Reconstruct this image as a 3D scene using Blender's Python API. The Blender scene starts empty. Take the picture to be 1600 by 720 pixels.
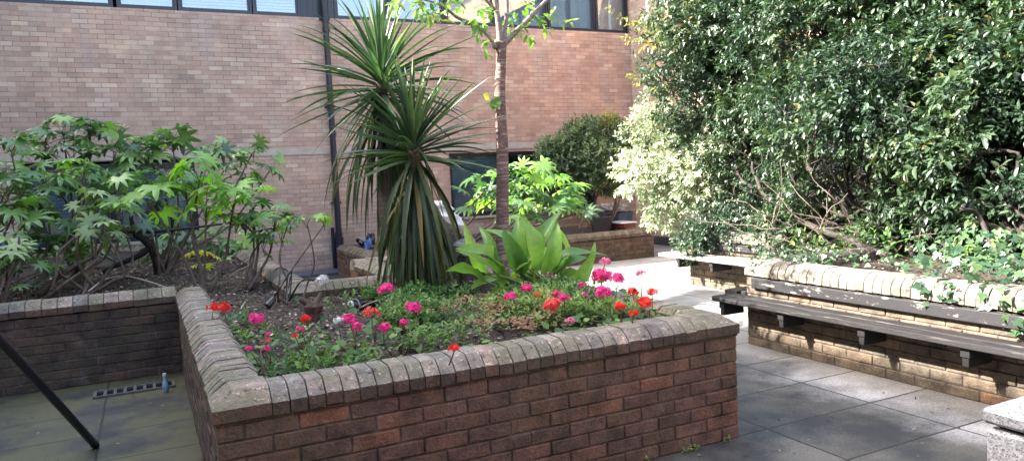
import bpy, math, random
import numpy as np
from mathutils import Vector, Matrix, noise
PI = math.pi
R = math.radians

# ------------------------------------------------------------------ camera
EYE = np.array([0.0, 0.0, 1.58])          # eye height, metres; x runs along the back wall, y towards it
FPX, YAW, PITCH, ROLL = 1168.0, R(26.11257), R(4.28672), R(-2.59418)
cy, sy, cp, sp = math.cos(YAW), math.sin(YAW), math.cos(PITCH), math.sin(PITCH)
fwd = np.array([sy*cp, cy*cp, -sp]); rt = np.array([cy, -sy, 0.0]); up = np.cross(rt, fwd)
cr, sr = math.cos(ROLL), math.sin(ROLL)
CR = cr*rt + sr*up; CU = -sr*rt + cr*up

scene = bpy.context.scene
COL = scene.collection
cam_d = bpy.data.cameras.new('camera'); cam = bpy.data.objects.new('camera', cam_d); COL.objects.link(cam)
cam_d.sensor_width = 36.0; cam_d.lens = 36.0*FPX/1600.0
cam_d.clip_start = 0.05; cam_d.clip_end = 500
cam.matrix_world = Matrix(((CR[0], CU[0], -fwd[0], EYE[0]), (CR[1], CU[1], -fwd[1], EYE[1]),
                           (CR[2], CU[2], -fwd[2], EYE[2]), (0, 0, 0, 1)))
scene.camera = cam

# ------------------------------------------------------------------ light
SUN_TO = Vector((-1.0, 0.38, 0.84)).normalized()      # direction towards the sun
world = bpy.data.worlds.new('World'); scene.world = world; world.use_nodes = True
wn = world.node_tree.nodes; wl = world.node_tree.links
sky = wn.new('ShaderNodeTexSky'); sky.sky_type = 'NISHITA'; sky.sun_disc = False
sky.sun_elevation = math.asin(SUN_TO.z)
sky.sun_rotation = math.atan2(SUN_TO.x, SUN_TO.y)
sky.dust_density = 4.0; sky.ozone_density = 0.6
bg = wn['Background']; bg.inputs['Strength'].default_value = 0.15
wl.new(sky.outputs['Color'], bg.inputs['Color'])
sd = bpy.data.lights.new('sun', 'SUN'); sd.energy = 3.9; sd.angle = R(0.55); sd.color = (1.0, 0.95, 0.87)
so = bpy.data.objects.new('sun', sd); COL.objects.link(so)
so.rotation_euler = (-SUN_TO).to_track_quat('-Z', 'Y').to_euler()
scene.view_settings.view_transform = 'Standard'; scene.view_settings.look = 'None'
scene.view_settings.gamma = 1.0; scene.view_settings.exposure = 2.95
scene.cycles.max_bounces = 8; scene.cycles.diffuse_bounces = 4; scene.cycles.glossy_bounces = 3
scene.cycles.transmission_bounces = 6; scene.cycles.transparent_max_bounces = 10

rng = np.random.default_rng(11); random.seed(5)

# ------------------------------------------------------------------ measuring helpers (where a sight line meets a real plane)
def _ray(x, y): return (x-800)/FPX*CR - (y-360)/FPX*CU + fwd
def onz(x, y, z): d = _ray(x, y); return EYE + d*((z-EYE[2])/d[2])
def ony(x, y, Y): d = _ray(x, y); return EYE + d*(Y/d[1])
def onx(x, y, X): d = _ray(x, y); return EYE + d*(X/d[0])
def atd(x, y, D): return EYE + _ray(x, y)*D

# ------------------------------------------------------------------ materials
def nodes(name):
    m = bpy.data.materials.new(name); m.use_nodes = True
    nt = m.node_tree; return m, nt.nodes, nt.links, nt.nodes['Principled BSDF']
def ramp(n, stops):
    r = n.new('ShaderNodeValToRGB'); cr_ = r.color_ramp
    while len(cr_.elements) < len(stops): cr_.elements.new(0.5)
    for e, (p, c) in zip(cr_.elements, stops):
        e.position = p; e.color = (c[0], c[1], c[2], 1)
    return r
def noise_n(n, l, vec, scale, detail=4, rough=0.6):
    t = n.new('ShaderNodeTexNoise'); t.inputs['Scale'].default_value = scale
    t.inputs['Detail'].default_value = detail; t.inputs['Roughness'].default_value = rough
    if vec is not None: l.new(vec, t.inputs['Vector'])
    return t.outputs['Fac']
def mixc(n, l, a, b, f, mode='MIX'):
    m = n.new('ShaderNodeMix'); m.data_type = 'RGBA'; m.blend_type = mode
    for s, v in ((m.inputs[6], a), (m.inputs[7], b), (m.inputs[0], f)):
        if hasattr(v, 'links'): l.new(v, s)
        elif isinstance(v, (int, float)): s.default_value = v
        else: s.default_value = (v[0], v[1], v[2], 1)
    return m.outputs[2]
def mth(n, l, op, a, b=0.0, clamp=False):
    m = n.new('ShaderNodeMath'); m.operation = op; m.use_clamp = clamp
    for s, v in ((m.inputs[0], a), (m.inputs[1], b)):
        if hasattr(v, 'links'): l.new(v, s)
        else: s.default_value = v
    return m.outputs[0]
def bump(n, l, p, h, strength=0.4, dist=0.01):
    b = n.new('ShaderNodeBump'); b.inputs['Strength'].default_value = strength; b.inputs['Distance'].default_value = dist
    l.new(h, b.inputs['Height']); l.new(b.outputs[0], p.inputs['Normal'])
def pos(n): return n.new('ShaderNodeNewGeometry').outputs['Position']
def attr(n, name='rnd'):
    a = n.new('ShaderNodeAttribute'); a.attribute_name = name; return a.outputs['Fac']

def m_simple(name, c, rough=0.6, metal=0.0, var=0.25, scale=20, bmp=0.15):
    m, n, l, p = nodes(name); ps = pos(n); f = noise_n(n, l, ps, scale)
    r = ramp(n, [(0.3, [x*(1-var) for x in c]), (0.7, [min(1, x*(1+var)) for x in c])]); l.new(f, r.inputs[0])
    l.new(r.outputs[0], p.inputs['Base Color']); p.inputs['Roughness'].default_value = rough; p.inputs['Metallic'].default_value = metal
    if bmp: bump(n, l, p, f, bmp)
    return m

def m_brickwall(name, axis, tint=1.0, pink=0.0):
    """face brick laid in stretcher bond with thin dark joints; axis = the horizontal direction of the wall"""
    m, n, l, p = nodes(name); ps = pos(n)
    s = n.new('ShaderNodeSeparateXYZ'); l.new(ps, s.inputs[0])
    c = n.new('ShaderNodeCombineXYZ'); l.new(s.outputs['X' if axis == 'x' else 'Y'], c.inputs[0]); l.new(s.outputs['Z'], c.inputs[1])
    # slight unevenness of the coursing
    wob = noise_n(n, l, c.outputs[0], 1.3, 2); wv = n.new('ShaderNodeVectorMath'); wv.operation = 'MULTIPLY_ADD'
    cw = n.new('ShaderNodeCombineXYZ'); l.new(wob, cw.inputs[1]); l.new(cw.outputs[0], wv.inputs[0]); wv.inputs[1].default_value = (0, 0.02, 0); l.new(c.outputs[0], wv.inputs[2])
    b = n.new('ShaderNodeTexBrick'); l.new(wv.outputs[0], b.inputs['Vector'])
    b.inputs['Scale'].default_value = 1.0; b.inputs['Brick Width'].default_value = 0.225; b.inputs['Row Height'].default_value = 0.075
    b.inputs['Mortar Size'].default_value = 0.0042; b.inputs['Mortar Smooth'].default_value = 0.25; b.inputs['Bias'].default_value = 0.0
    b.inputs['Color1'].default_value = (0, 0, 0, 1); b.inputs['Color2'].default_value = (1, 1, 1, 1); b.inputs['Mortar'].default_value = (0.5, 0.5, 0.5, 1)
    k = tint
    r = ramp(n, [(0.0, (0.37*k, 0.265*k, 0.21*k)), (0.2, (0.43*k, 0.30*k, 0.23*k)), (0.42, (0.45*k, 0.325*k, 0.25*k)), (0.64, (0.455*k, 0.345*k, 0.27*k)),
                 (0.85, (0.49*k, 0.37*k, 0.28*k)), (1.0, (0.55*k, 0.445*k, 0.345*k))])
    l.new(b.outputs['Color'], r.inputs[0])
    big = noise_n(n, l, ps, 0.55, 3); br = ramp(n, [(0.35, (0.80, 0.79, 0.77)), (0.65, (1.08, 1.03, 0.97))]); l.new(big, br.inputs[0])
    col = mixc(n, l, r.outputs[0], br.outputs[0], 0.85, 'MULTIPLY')
    mid = noise_n(n, l, ps, 4.0, 6); mr = ramp(n, [(0.3, (0.72, 0.70, 0.70)), (0.62, (1.08, 1.06, 1.04))]); l.new(mid, mr.inputs[0])
    col = mixc(n, l, col, mr.outputs[0], 0.7, 'MULTIPLY')
    fine = noise_n(n, l, ps, 60, 4); fr = ramp(n, [(0.3, (0.8, 0.8, 0.8)), (0.7, (1.15, 1.15, 1.15))]); l.new(fine, fr.inputs[0])
    col = mixc(n, l, col, fr.outputs[0], 0.6, 'MULTIPLY')
    # slow shift from buff on the left to redder bricks on the right of the wall, and lime bloom streaks
    if pink:
        g = mth(n, l, 'MULTIPLY', mth(n, l, 'SUBTRACT', s.outputs['X'], 2.0), 0.2, True)
        col = mixc(n, l, col, (1.12, 0.86, 0.80), mth(n, l, 'MULTIPLY', g, pink), 'MULTIPLY')
    st = n.new('ShaderNodeMapping'); st.inputs['Scale'].default_value = (1.5, 1.5, 0.35); l.new(ps, st.inputs[0])
    sf = noise_n(n, l, st.outputs[0], 1.6, 5); sr_ = ramp(n, [(0.5, (0, 0, 0)), (0.75, (1, 1, 1))]); l.new(sf, sr_.inputs[0])
    col = mixc(n, l, col, (0.40, 0.36, 0.33), mth(n, l, 'MULTIPLY', sr_.outputs[0], 0.45))
    jv0 = noise_n(n, l, ps, 1.7, 4); jv = ramp(n, [(0.38, (0.25, 0.25, 0.25)), (0.55, (1, 1, 1))]); l.new(jv0, jv.inputs[0])
    jn = noise_n(n, l, ps, 3.0, 3); jr = ramp(n, [(0.35, (0.09, 0.075, 0.068)), (0.62, (0.22, 0.175, 0.15))]); l.new(jn, jr.inputs[0])
    col = mixc(n, l, col, jr.outputs[0], mth(n, l, 'MULTIPLY', b.outputs['Fac'], jv.outputs[0]))
    l.new(col, p.inputs['Base Color']); p.inputs['Roughness'].default_value = 0.85
    h = mth(n, l, 'ADD', mth(n, l, 'MULTIPLY', b.outputs['Fac'], -1.0), mth(n, l, 'MULTIPLY', fine, 0.3)); bump(n, l, p, h, 0.6, 0.006)
    return m

def m_brick(name, stops, moss=0.25, white=0.3, rough=0.85, speck=0.35, mossc=(0.075, 0.085, 0.03)):
    """single bricks; 'rnd' tells one brick's firing colour from the next"""
    m, n, l, p = nodes(name); ps = pos(n); r = ramp(n, stops); l.new(attr(n), r.inputs[0])
    a = noise_n(n, l, ps, 9, 5); ar = ramp(n, [(0.34, (0.42, 0.42, 0.45)), (0.62, (1.3, 1.26, 1.22))]); l.new(a, ar.inputs[0])
    col = mixc(n, l, r.outputs[0], ar.outputs[0], 0.8, 'MULTIPLY')
    f = noise_n(n, l, ps, 90, 5, 0.7); fr = ramp(n, [(0.3, (0.6, 0.6, 0.6)), (0.7, (1.3, 1.3, 1.3))]); l.new(f, fr.inputs[0])
    col = mixc(n, l, col, fr.outputs[0], 0.7, 'MULTIPLY')
    w = noise_n(n, l, ps, 4.3, 6, 0.7); wr = ramp(n, [(0.56, (0, 0, 0)), (0.72, (1, 1, 1))]); l.new(w, wr.inputs[0])
    col = mixc(n, l, col, (0.30, 0.28, 0.25), mth(n, l, 'MULTIPLY', wr.outputs[0], white))
    g = noise_n(n, l, ps, 2.7, 5, 0.65); gr = ramp(n, [(0.42, (0, 0, 0)), (0.66, (1, 1, 1))]); l.new(g, gr.inputs[0])
    col = mixc(n, l, col, mossc, mth(n, l, 'MULTIPLY', gr.outputs[0], moss))
    sp = noise_n(n, l, ps, 48, 3, 0.6); spr = ramp(n, [(0.60, (0, 0, 0)), (0.66, (1, 1, 1))]); l.new(sp, spr.inputs[0])
    col = mixc(n, l, col, mixc(n, l, col, (2.3, 2.3, 2.2), 1.0, 'MULTIPLY'), mth(n, l, 'MULTIPLY', spr.outputs[0], speck))
    sd_ = noise_n(n, l, ps, 37, 4, 0.65); sdr = ramp(n, [(0.33, (1, 1, 1)), (0.42, (0, 0, 0))]); l.new(sd_, sdr.inputs[0])
    col = mixc(n, l, col, mixc(n, l, col, (.35, .35, .35), 1.0, 'MULTIPLY'), mth(n, l, 'MULTIPLY', sdr.outputs[0], min(1, speck*1.6)))
    l.new(col, p.inputs['Base Color']); p.inputs['Roughness'].default_value = rough
    bump(n, l, p, mth(n, l, 'ADD', mth(n, l, 'MULTIPLY', f, 0.7), mth(n, l, 'ADD', a, sp)), 0.9, 0.010)
    return m

def m_leaf(name, stops, rough=0.4, trans=0.3, spec=0.5, tcol=None):
    m, n, l, p = nodes(name); r = ramp(n, stops); l.new(attr(n), r.inputs[0])
    f = noise_n(n, l, pos(n), 35, 3); fr = ramp(n, [(0.3, (0.75, 0.8, 0.75)), (0.7, (1.2, 1.15, 1.1))]); l.new(f, fr.inputs[0])
    col = mixc(n, l, r.outputs[0], fr.outputs[0], 0.7, 'MULTIPLY')
    l.new(col, p.inputs['Base Color']); p.inputs['Roughness'].default_value = rough
    p.inputs['Specular IOR Level'].default_value = spec
    t = n.new('ShaderNodeBsdfTranslucent'); tc = mixc(n, l, col, tcol or (1.35, 1.65, 0.7), 1.0, 'MULTIPLY'); l.new(tc, t.inputs[0])
    mx = n.new('ShaderNodeMixShader'); mx.inputs[0].default_value = trans
    l.new(p.outputs[0], mx.inputs[1]); l.new(t.outputs[0], mx.inputs[2]); l.new(mx.outputs[0], n['Material Output'].inputs[0])
    return m

def m_bark(name, c1, c2, sc=(30, 30, 6), rings=False):
    m, n, l, p = nodes(name); mp = n.new('ShaderNodeMapping'); mp.inputs['Scale'].default_value = sc; l.new(pos(n), mp.inputs[0])
    f = noise_n(n, l, mp.outputs[0], 1.0, 6, 0.65); r = ramp(n, [(0.3, c1), (0.7, c2)]); l.new(f, r.inputs[0]); col = r.outputs[0]
    if rings:
        mp2 = n.new('ShaderNodeMapping'); mp2.inputs['Scale'].default_value = (9, 9, 70); l.new(pos(n), mp2.inputs[0])
        g = noise_n(n, l, mp2.outputs[0], 1.0, 3); gr = ramp(n, [(0.52, (0, 0, 0)), (0.62, (1, 1, 1))]); l.new(g, gr.inputs[0])
        col = mixc(n, l, col, (0.36, 0.27, 0.22), mth(n, l, 'MULTIPLY', gr.outputs[0], 0.7))
    l.new(col, p.inputs['Base Color']); p.inputs['Roughness'].default_value = 0.8; bump(n, l, p, f, 0.7, 0.01)
    return m

def m_paint_wood(name, dark, pale, amount, stretch):
    m, n, l, p = nodes(name); mp = n.new('ShaderNodeMapping'); mp.inputs['Scale'].default_value = stretch; l.new(pos(n), mp.inputs[0])
    f = noise_n(n, l, mp.outputs[0], 2.2, 8, 0.7); r = ramp(n, [(amount, (0, 0, 0)), (amount+0.03, (1, 1, 1))]); l.new(f, r.inputs[0])
    mp2 = n.new('ShaderNodeMapping'); mp2.inputs['Scale'].default_value = (stretch[0]*6, stretch[1]*1.2, stretch[2]*8); l.new(pos(n), mp2.inputs[0])
    g = noise_n(n, l, mp2.outputs[0], 6, 5, 0.7); gr = ramp(n, [(0.3, (0.6, 0.6, 0.6)), (0.7, (1.4, 1.4, 1.4))]); l.new(g, gr.inputs[0])
    col = mixc(n, l, mixc(n, l, dark, pale, r.outputs[0]), gr.outputs[0], 0.9, 'MULTIPLY')
    l.new(col, p.inputs['Base Color']); p.inputs['Roughness'].default_value = 0.62; p.inputs['Specular IOR Level'].default_value = 0.35
    bump(n, l, p, mth(n, l, 'ADD', mth(n, l, 'MULTIPLY', r.outputs[0], -0.5), g), 0.6, 0.004)
    return m

def m_paving():
    m, n, l, p = nodes('paving'); ps = pos(n)
    mp = n.new('ShaderNodeMapping'); mp.inputs['Location'].default_value = (-4.14+0.9*10, -2.70+0.57*10, 0)
    jw = n.new('ShaderNodeTexNoise'); jw.inputs['Scale'].default_value = 7.0; jw.inputs['Detail'].default_value = 5; l.new(ps, jw.inputs['Vector'])
    jm = n.new('ShaderNodeVectorMath'); jm.operation = 'MULTIPLY_ADD'; jm.inputs[1].default_value = (0.016, 0.016, 0); l.new(jw.outputs['Color'], jm.inputs[0]); l.new(ps, jm.inputs[2]); l.new(jm.outputs[0], mp.inputs[0])
    b = n.new('ShaderNodeTexBrick'); b.offset = 0.0; l.new(mp.outputs[0], b.inputs['Vector'])
    b.inputs['Scale'].default_value = 1.0; b.inputs['Brick Width'].default_value = 0.9; b.inputs['Row Height'].default_value = 0.57
    b.inputs['Mortar Size'].default_value = 0.008; b.inputs['Mortar Smooth'].default_value = 0.3
    b.inputs['Color1'].default_value = (0, 0, 0, 1); b.inputs['Color2'].default_value = (1, 1, 1, 1)
    r = ramp(n, [(0, (0.225, 0.222, 0.21)), (0.5, (0.285, 0.278, 0.262)), (1, (0.335, 0.325, 0.305))]); l.new(b.outputs['Color'], r.inputs[0])
    a = noise_n(n, l, ps, 1.1, 6, 0.65); ar = ramp(n, [(0.34, (0.5, 0.5, 0.5)), (0.6, (1.15, 1.15, 1.15))]); l.new(a, ar.inputs[0])
    col = mixc(n, l, r.outputs[0], ar.outputs[0], 0.8, 'MULTIPLY')
    f = noise_n(n, l, ps, 70, 4, 0.7); fr = ramp(n, [(0.35, (0.6, 0.6, 0.6)), (0.65, (1.3, 1.3, 1.3))]); l.new(f, fr.inputs[0])
    col = mixc(n, l, col, fr.outputs[0], 0.9, 'MULTIPLY')
    # algae and damp, plus painted shade towards the bench wall, ragged outline
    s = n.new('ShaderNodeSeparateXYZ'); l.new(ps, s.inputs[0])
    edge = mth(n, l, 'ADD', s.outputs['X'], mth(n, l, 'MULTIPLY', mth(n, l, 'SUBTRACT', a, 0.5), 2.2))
    wet_shade = mth(n, l, 'MULTIPLY', mth(n, l, 'SUBTRACT', 4.50, edge), 1.5, True)  # damp, stretched right so the building's shade is painted in too
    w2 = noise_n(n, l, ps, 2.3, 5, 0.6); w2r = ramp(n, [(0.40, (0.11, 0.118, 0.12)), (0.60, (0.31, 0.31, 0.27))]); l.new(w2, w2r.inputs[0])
    col = mixc(n, l, col, mixc(n, l, col, w2r.outputs[0], 1.0, 'MULTIPLY'), wet_shade)
    alg = mth(n, l, 'MULTIPLY', mth(n, l, 'SUBTRACT', 1.2, s.outputs['X']), 1.0, True); w3 = noise_n(n, l, ps, 1.9, 5, 0.6); w3r = ramp(n, [(0.42, (0, 0, 0)), (0.56, (1, 1, 1))]); l.new(w3, w3r.inputs[0])
    col = mixc(n, l, col, mixc(n, l, col, (.62, .60, .52), 1.0, 'MULTIPLY'), alg)
    col = mixc(n, l, col, (0.095, 0.088, 0.034), mth(n, l, 'MULTIPLY', mth(n, l, 'MULTIPLY', alg, w3r.outputs[0]), 0.75))
    col = mixc(n, l, col, (0.016, 0.015, 0.012), mth(n, l, 'MULTIPLY', b.outputs['Fac'], 0.9))
    l.new(col, p.inputs['Base Color'])
    rr = mth(n, l, 'SUBTRACT', 0.72, mth(n, l, 'MULTIPLY', wet_shade, 0.06)); l.new(rr, p.inputs['Roughness'])
    h = mth(n, l, 'ADD', mth(n, l, 'MULTIPLY', b.outputs['Fac'], -1.5), mth(n, l, 'ADD', mth(n, l, 'MULTIPLY', f, 0.25), a)); bump(n, l, p, h, 0.5, 0.008)
    return m

def m_soil():
    m, n, l, p = nodes('soil'); ps = pos(n); f = noise_n(n, l, ps, 30, 8, 0.75)
    r = ramp(n, [(0.3, (0.018, 0.014, 0.010)), (0.55, (0.06, 0.045, 0.033)), (0.75, (0.16, 0.125, 0.095))]); l.new(f, r.inputs[0])
    l.new(r.outputs[0], p.inputs['Base Color']); p.inputs['Roughness'].default_value = 0.95; bump(n, l, p, f, 1.0, 0.03)
    return m

def m_granite():
    m, n, l, p = nodes('speckled_concrete'); ps = pos(n)
    v = n.new('ShaderNodeTexVoronoi'); v.inputs['Scale'].default_value = 190; l.new(ps, v.inputs['Vector'])
    r = ramp(n, [(0.0, (0.16, 0.16, 0.17)), (0.28, (0.40, 0.41, 0.42)), (0.7, (0.58, 0.59, 0.60)), (1, (0.68, 0.68, 0.68))])
    sx = n.new('ShaderNodeSeparateColor'); l.new(v.outputs['Color'], sx.inputs[0]); l.new(sx.outputs[0], r.inputs[0])
    a = noise_n(n, l, ps, 6, 5); ar = ramp(n, [(0.35, (0.7, 0.7, 0.7)), (0.65, (1.1, 1.1, 1.1))]); l.new(a, ar.inputs[0])
    col = mixc(n, l, r.outputs[0], ar.outputs[0], 0.8, 'MULTIPLY')
    l.new(col, p.inputs['Base Color']); p.inputs['Roughness'].default_value = 0.5; bump(n, l, p, v.outputs['Distance'], 0.3, 0.003)
    return m

def m_glass():
    m, n, l, p = nodes('window_glass'); out = n['Material Output']
    g = n.new('ShaderNodeBsdfGlossy'); g.inputs['Roughness'].default_value = 0.03
    t = n.new('ShaderNodeBsdfTransparent'); t.inputs[0].default_value = (0.88, 0.94, 0.96, 1)
    fr = n.new('ShaderNodeFresnel'); fr.inputs[0].default_value = 1.52
    f = mth(n, l, 'ADD', mth(n, l, 'MULTIPLY', fr.outputs[0], 1.2), 0.13, True)
    mx = n.new('ShaderNodeMixShader'); l.new(f, mx.inputs[0]); l.new(t.outputs[0], mx.inputs[1]); l.new(g.outputs[0], mx.inputs[2])
    l.new(mx.outputs[0], out.inputs[0]); return m

M = {}
M['wall_x'] = m_brickwall('back_wall_brick', 'x', 1.0, 0.65)
M['wall_y'] = m_brickwall('side_wall_brick', 'y', 1.05)
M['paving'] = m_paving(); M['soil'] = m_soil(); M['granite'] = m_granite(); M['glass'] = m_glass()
M['concrete'] = m_simple('concrete_band', (0.40, 0.335, 0.27), 0.85, var=0.12, scale=6)
M['frame'] = m_simple('navy_window_frame', (0.012, 0.015, 0.026), 0.35, var=0.2, bmp=0.0)
M['pipe'] = m_simple('black_pipe', (0.010, 0.012, 0.022), 0.4, var=0.3, scale=8)
M['curtain'] = m_leaf('curtain_cloth', [(0, (0.40, 0.47, 0.56)), (1, (0.50, 0.56, 0.63))], 0.9, 0.2, 0.1, (1, 1, 1))
M['blind'] = m_simple('grey_blind', (0.36, 0.42, 0.50), 0.8, var=0.1)
M['room'] = m_simple('room_inside', (0.10, 0.12, 0.15), 0.9, var=0.1)
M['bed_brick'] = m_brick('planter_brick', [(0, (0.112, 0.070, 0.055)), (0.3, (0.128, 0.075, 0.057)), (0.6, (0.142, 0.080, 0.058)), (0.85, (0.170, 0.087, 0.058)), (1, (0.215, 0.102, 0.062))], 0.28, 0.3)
M['bed_brick_dark'] = m_brick('dark_planter_brick', [(0, (0.048, 0.036, 0.030)), (0.5, (0.075, 0.050, 0.038)), (1, (0.11, 0.064, 0.044))], 0.35, 0.3)  # darker tone of the planter brick, on left walls and tile course
M['bench_brick'] = m_brick('bench_wall_brick', [(0, (0.10, 0.082, 0.062)), (0.5, (0.145, 0.112, 0.080)), (0.85, (0.17, 0.125, 0.084)), (1, (0.22, 0.13, 0.078))], 0.1, 0.4)
M['back_brick'] = m_brick('back_planter_brick', [(0, (0.085, 0.052, 0.038)), (0.5, (0.13, 0.075, 0.052)), (1, (0.17, 0.10, 0.065))], 0.2, 0.15)
M['mortar'] = m_simple('bed_mortar', (0.10, 0.078, 0.066), 0.95, var=0.75, scale=9)
M['coping'] = m_brick('mossy_skylit_coping', [(0, (0.15, 0.14, 0.125)), (0.35, (0.22, 0.20, 0.165)), (0.7, (0.27, 0.23, 0.19)), (1, (0.28, 0.22, 0.175))], 0.75, 0.6, speck=0.8, mossc=(0.125, 0.125, 0.055))  # real moss; also paler than the lip to paint skylight on the slope
M['coping_lip'] = m_brick('shaded_lip_brick', [(0, (0.070, 0.052, 0.042)), (0.5, (0.10, 0.066, 0.050)), (1, (0.14, 0.085, 0.06))], 0.3, 0.12, speck=0.4)  # lip brick darkened, shade of the upright face put into the colour
M['coping_pale'] = m_brick('pale_coping', [(0, (0.17, 0.15, 0.125)), (0.5, (0.22, 0.195, 0.165)), (1, (0.27, 0.24, 0.205))], 0.3, 0.45, speck=0.6)
M['coping_brown'] = m_brick('brown_coping', [(0, (0.10, 0.075, 0.055)), (1, (0.16, 0.12, 0.085))], 0.25, 0.2)
M['slat'] = m_paint_wood('peeling_black_slat', (0.018, 0.017, 0.019), (0.24, 0.22, 0.20), 0.57, (9, 2.6, 9))
M['slat_glare'] = m_paint_wood('glare_slat', (0.16, 0.16, 0.17), (0.46, 0.45, 0.43), 0.46, (9, 2.5, 9))  # weathered black paint made pale to carry the sun glare
M['seat'] = m_paint_wood('weathered_black_seat', (0.014, 0.012, 0.012), (0.07, 0.06, 0.052), 0.57, (22, 1.2, 22))
M['iron'] = m_simple('black_iron', (0.010, 0.010, 0.011), 0.75, var=0.4)
M['pole'] = m_simple('black_pole_paint', (0.012, 0.013, 0.018), 0.3, var=0.2)
G = lambda *s: list(s)
M['privet'] = m_leaf('glossy_shrub_leaf', G((0, (0.015, 0.032, 0.021)), (0.55, (0.030, 0.060, 0.034)), (0.9, (0.062, 0.102, 0.048)), (0.985, (0.12, 0.16, 0.06)), (1, (0.20, 0.15, 0.07))), 0.40, 0.2, 0.6, (1.2, 1.5, .7))
M['pale_leaf'] = m_leaf('variegated_leaf', G((0, (0.05, 0.10, 0.045)), (0.35, (0.16, 0.22, 0.12)), (0.6, (0.36, 0.41, 0.29)), (1, (0.60, 0.62, 0.52))), 0.4, 0.3, 0.4, (1.1, 1.2, 0.8))
M['grey_leaf'] = m_leaf('grey_green_leaf', G((0, (0.035, 0.065, 0.04)), (0.6, (0.085, 0.13, 0.075)), (1, (0.20, 0.26, 0.13))), 0.4, 0.3)
M['maple_leaf'] = m_leaf('yellow_green_leaf', G((0, (0.12, 0.15, 0.03)), (0.6, (0.26, 0.26, 0.05)), (1, (0.40, 0.24, 0.07))), 0.5, 0.45)
M['cherry_leaf'] = m_leaf('cherry_leaf', G((0, (0.07, 0.16, 0.035)), (0.6, (0.13, 0.24, 0.05)), (0.95, (0.22, 0.30, 0.06)), (1, (0.40, 0.36, 0.06))), 0.45, 0.38)
M['fatsia'] = m_leaf('fatsia_leaf', G((0, (0.050, 0.105, 0.050)), (0.4, (0.10, 0.195, 0.070)), (0.75, (0.18, 0.32, 0.080)), (1, (0.28, 0.46, 0.10))), 0.33, 0.34, 0.7)
M['fatsia_bright'] = m_leaf('young_fatsia_leaf', G((0, (0.14, 0.30, 0.05)), (1, (0.25, 0.46, 0.07))), 0.38, 0.4)
M['fatsia_pale'] = m_leaf('wilting_fatsia_leaf', G((0, (0.15, 0.24, 0.09)), (1, (0.36, 0.44, 0.20))), 0.5, 0.35)
M['fatsia_yellow'] = m_leaf('yellowed_fatsia_leaf', G((0, (0.45, 0.38, 0.04)), (1, (0.42, 0.48, 0.06))), 0.5, 0.35)
M['palm'] = m_leaf('palm_leaf', G((0, (0.024, 0.052, 0.030)), (0.5, (0.050, 0.098, 0.052)), (0.85, (0.11, 0.17, 0.085)), (1, (0.24, 0.28, 0.15))), 0.35, 0.22, 0.6)
M['palm_skirt'] = m_leaf('hanging_palm_leaf', G((0, (0.022, 0.042, 0.020)), (0.7, (0.05, 0.085, 0.032)), (0.93, (0.12, 0.13, 0.05)), (1, (0.42, 0.24, 0.08))), 0.45, 0.2, 0.4)
M['canna'] = m_leaf('canna_leaf', G((0, (0.10, 0.22, 0.055)), (0.5, (0.20, 0.37, 0.08)), (1, (0.30, 0.48, 0.12))), 0.36, 0.4, 0.5)
M['ger_leaf'] = m_leaf('geranium_leaf', G((0, (0.035, 0.08, 0.03)), (0.6, (0.07, 0.15, 0.045)), (1, (0.17, 0.27, 0.06))), 0.55, 0.25, 0.3)
M['cover'] = m_leaf('ground_cover_leaf', G((0, (0.06, 0.11, 0.045)), (0.6, (0.13, 0.22, 0.075)), (0.9, (0.25, 0.36, 0.11)), (1, (0.28, 0.20, 0.13))), 0.5, 0.3, 0.3)
M['rust_flower'] = m_leaf('faded_sedum', G((0, (0.16, 0.08, 0.05)), (1, (0.34, 0.20, 0.12))), 0.8, 0.15, 0.2, (1, 1, 1))
M['ivy'] = m_leaf('ivy_leaf', G((0, (0.022, 0.055, 0.028)), (0.6, (0.045, 0.10, 0.042)), (0.93, (0.10, 0.17, 0.07)), (1, (0.28, 0.33, 0.17))), 0.4, 0.3, 0.5)
for nm, c in (('pink', (0.80, 0.035, 0.27)), ('red', (0.80, 0.035, 0.022)), ('coral', (0.82, 0.10, 0.09)), ('pale_pink', (0.80, 0.22, 0.38)), ('white', (0.8, 0.78, 0.76))):
    M['petal_'+nm] = m_leaf('petal_'+nm, G((0, [x*0.75 for x in c]), (1, [min(0.9, x*1.15+0.02) for x in c])), 0.6, 0.25, 0.2, (1.2, 1.2, 1.2))
M['twig'] = m_bark('twig_bark', (0.035, 0.027, 0.020), (0.16, 0.125, 0.095))
M['pale_twig'] = m_bark('bleached_twig', (0.22, 0.17, 0.13), (0.48, 0.41, 0.34))
M['bark'] = m_bark('shrub_bark', (0.012, 0.009, 0.008), (0.038, 0.030, 0.024))
M['cherry_bark'] = m_bark('cherry_bark', (0.07, 0.035, 0.028), (0.20, 0.12, 0.10), (20, 20, 40), True)
M['cherry_limb'] = m_bark('cherry_limb', (0.12, 0.09, 0.08), (0.32, 0.26, 0.23), (20, 20, 40))
M['palm_bark'] = m_bark('palm_bark', (0.03, 0.025, 0.02), (0.13, 0.10, 0.075), (8, 8, 50))
M['stem'] = m_simple('green_stem', (0.14, 0.20, 0.06), 0.6, bmp=0)
M['brown_stem'] = m_simple('brown_stem', (0.12, 0.075, 0.045), 0.7, bmp=0)
M['litter'] = m_leaf('leaf_litter', G((0, (0.04, 0.030, 0.022)), (0.5, (0.15, 0.115, 0.09)), (0.85, (0.32, 0.26, 0.21)), (1, (0.5, 0.44, 0.37))), 0.9, 0.0, 0.1, (1, 1, 1))
M['white_stone'] = m_simple('white_stone', (0.72, 0.70, 0.68), 0.8, var=0.12, scale=14, bmp=0.5)
M['grey_stone'] = m_simple('grey_stone', (0.24, 0.23, 0.22), 0.9, var=0.3, scale=18, bmp=0.6)
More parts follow.
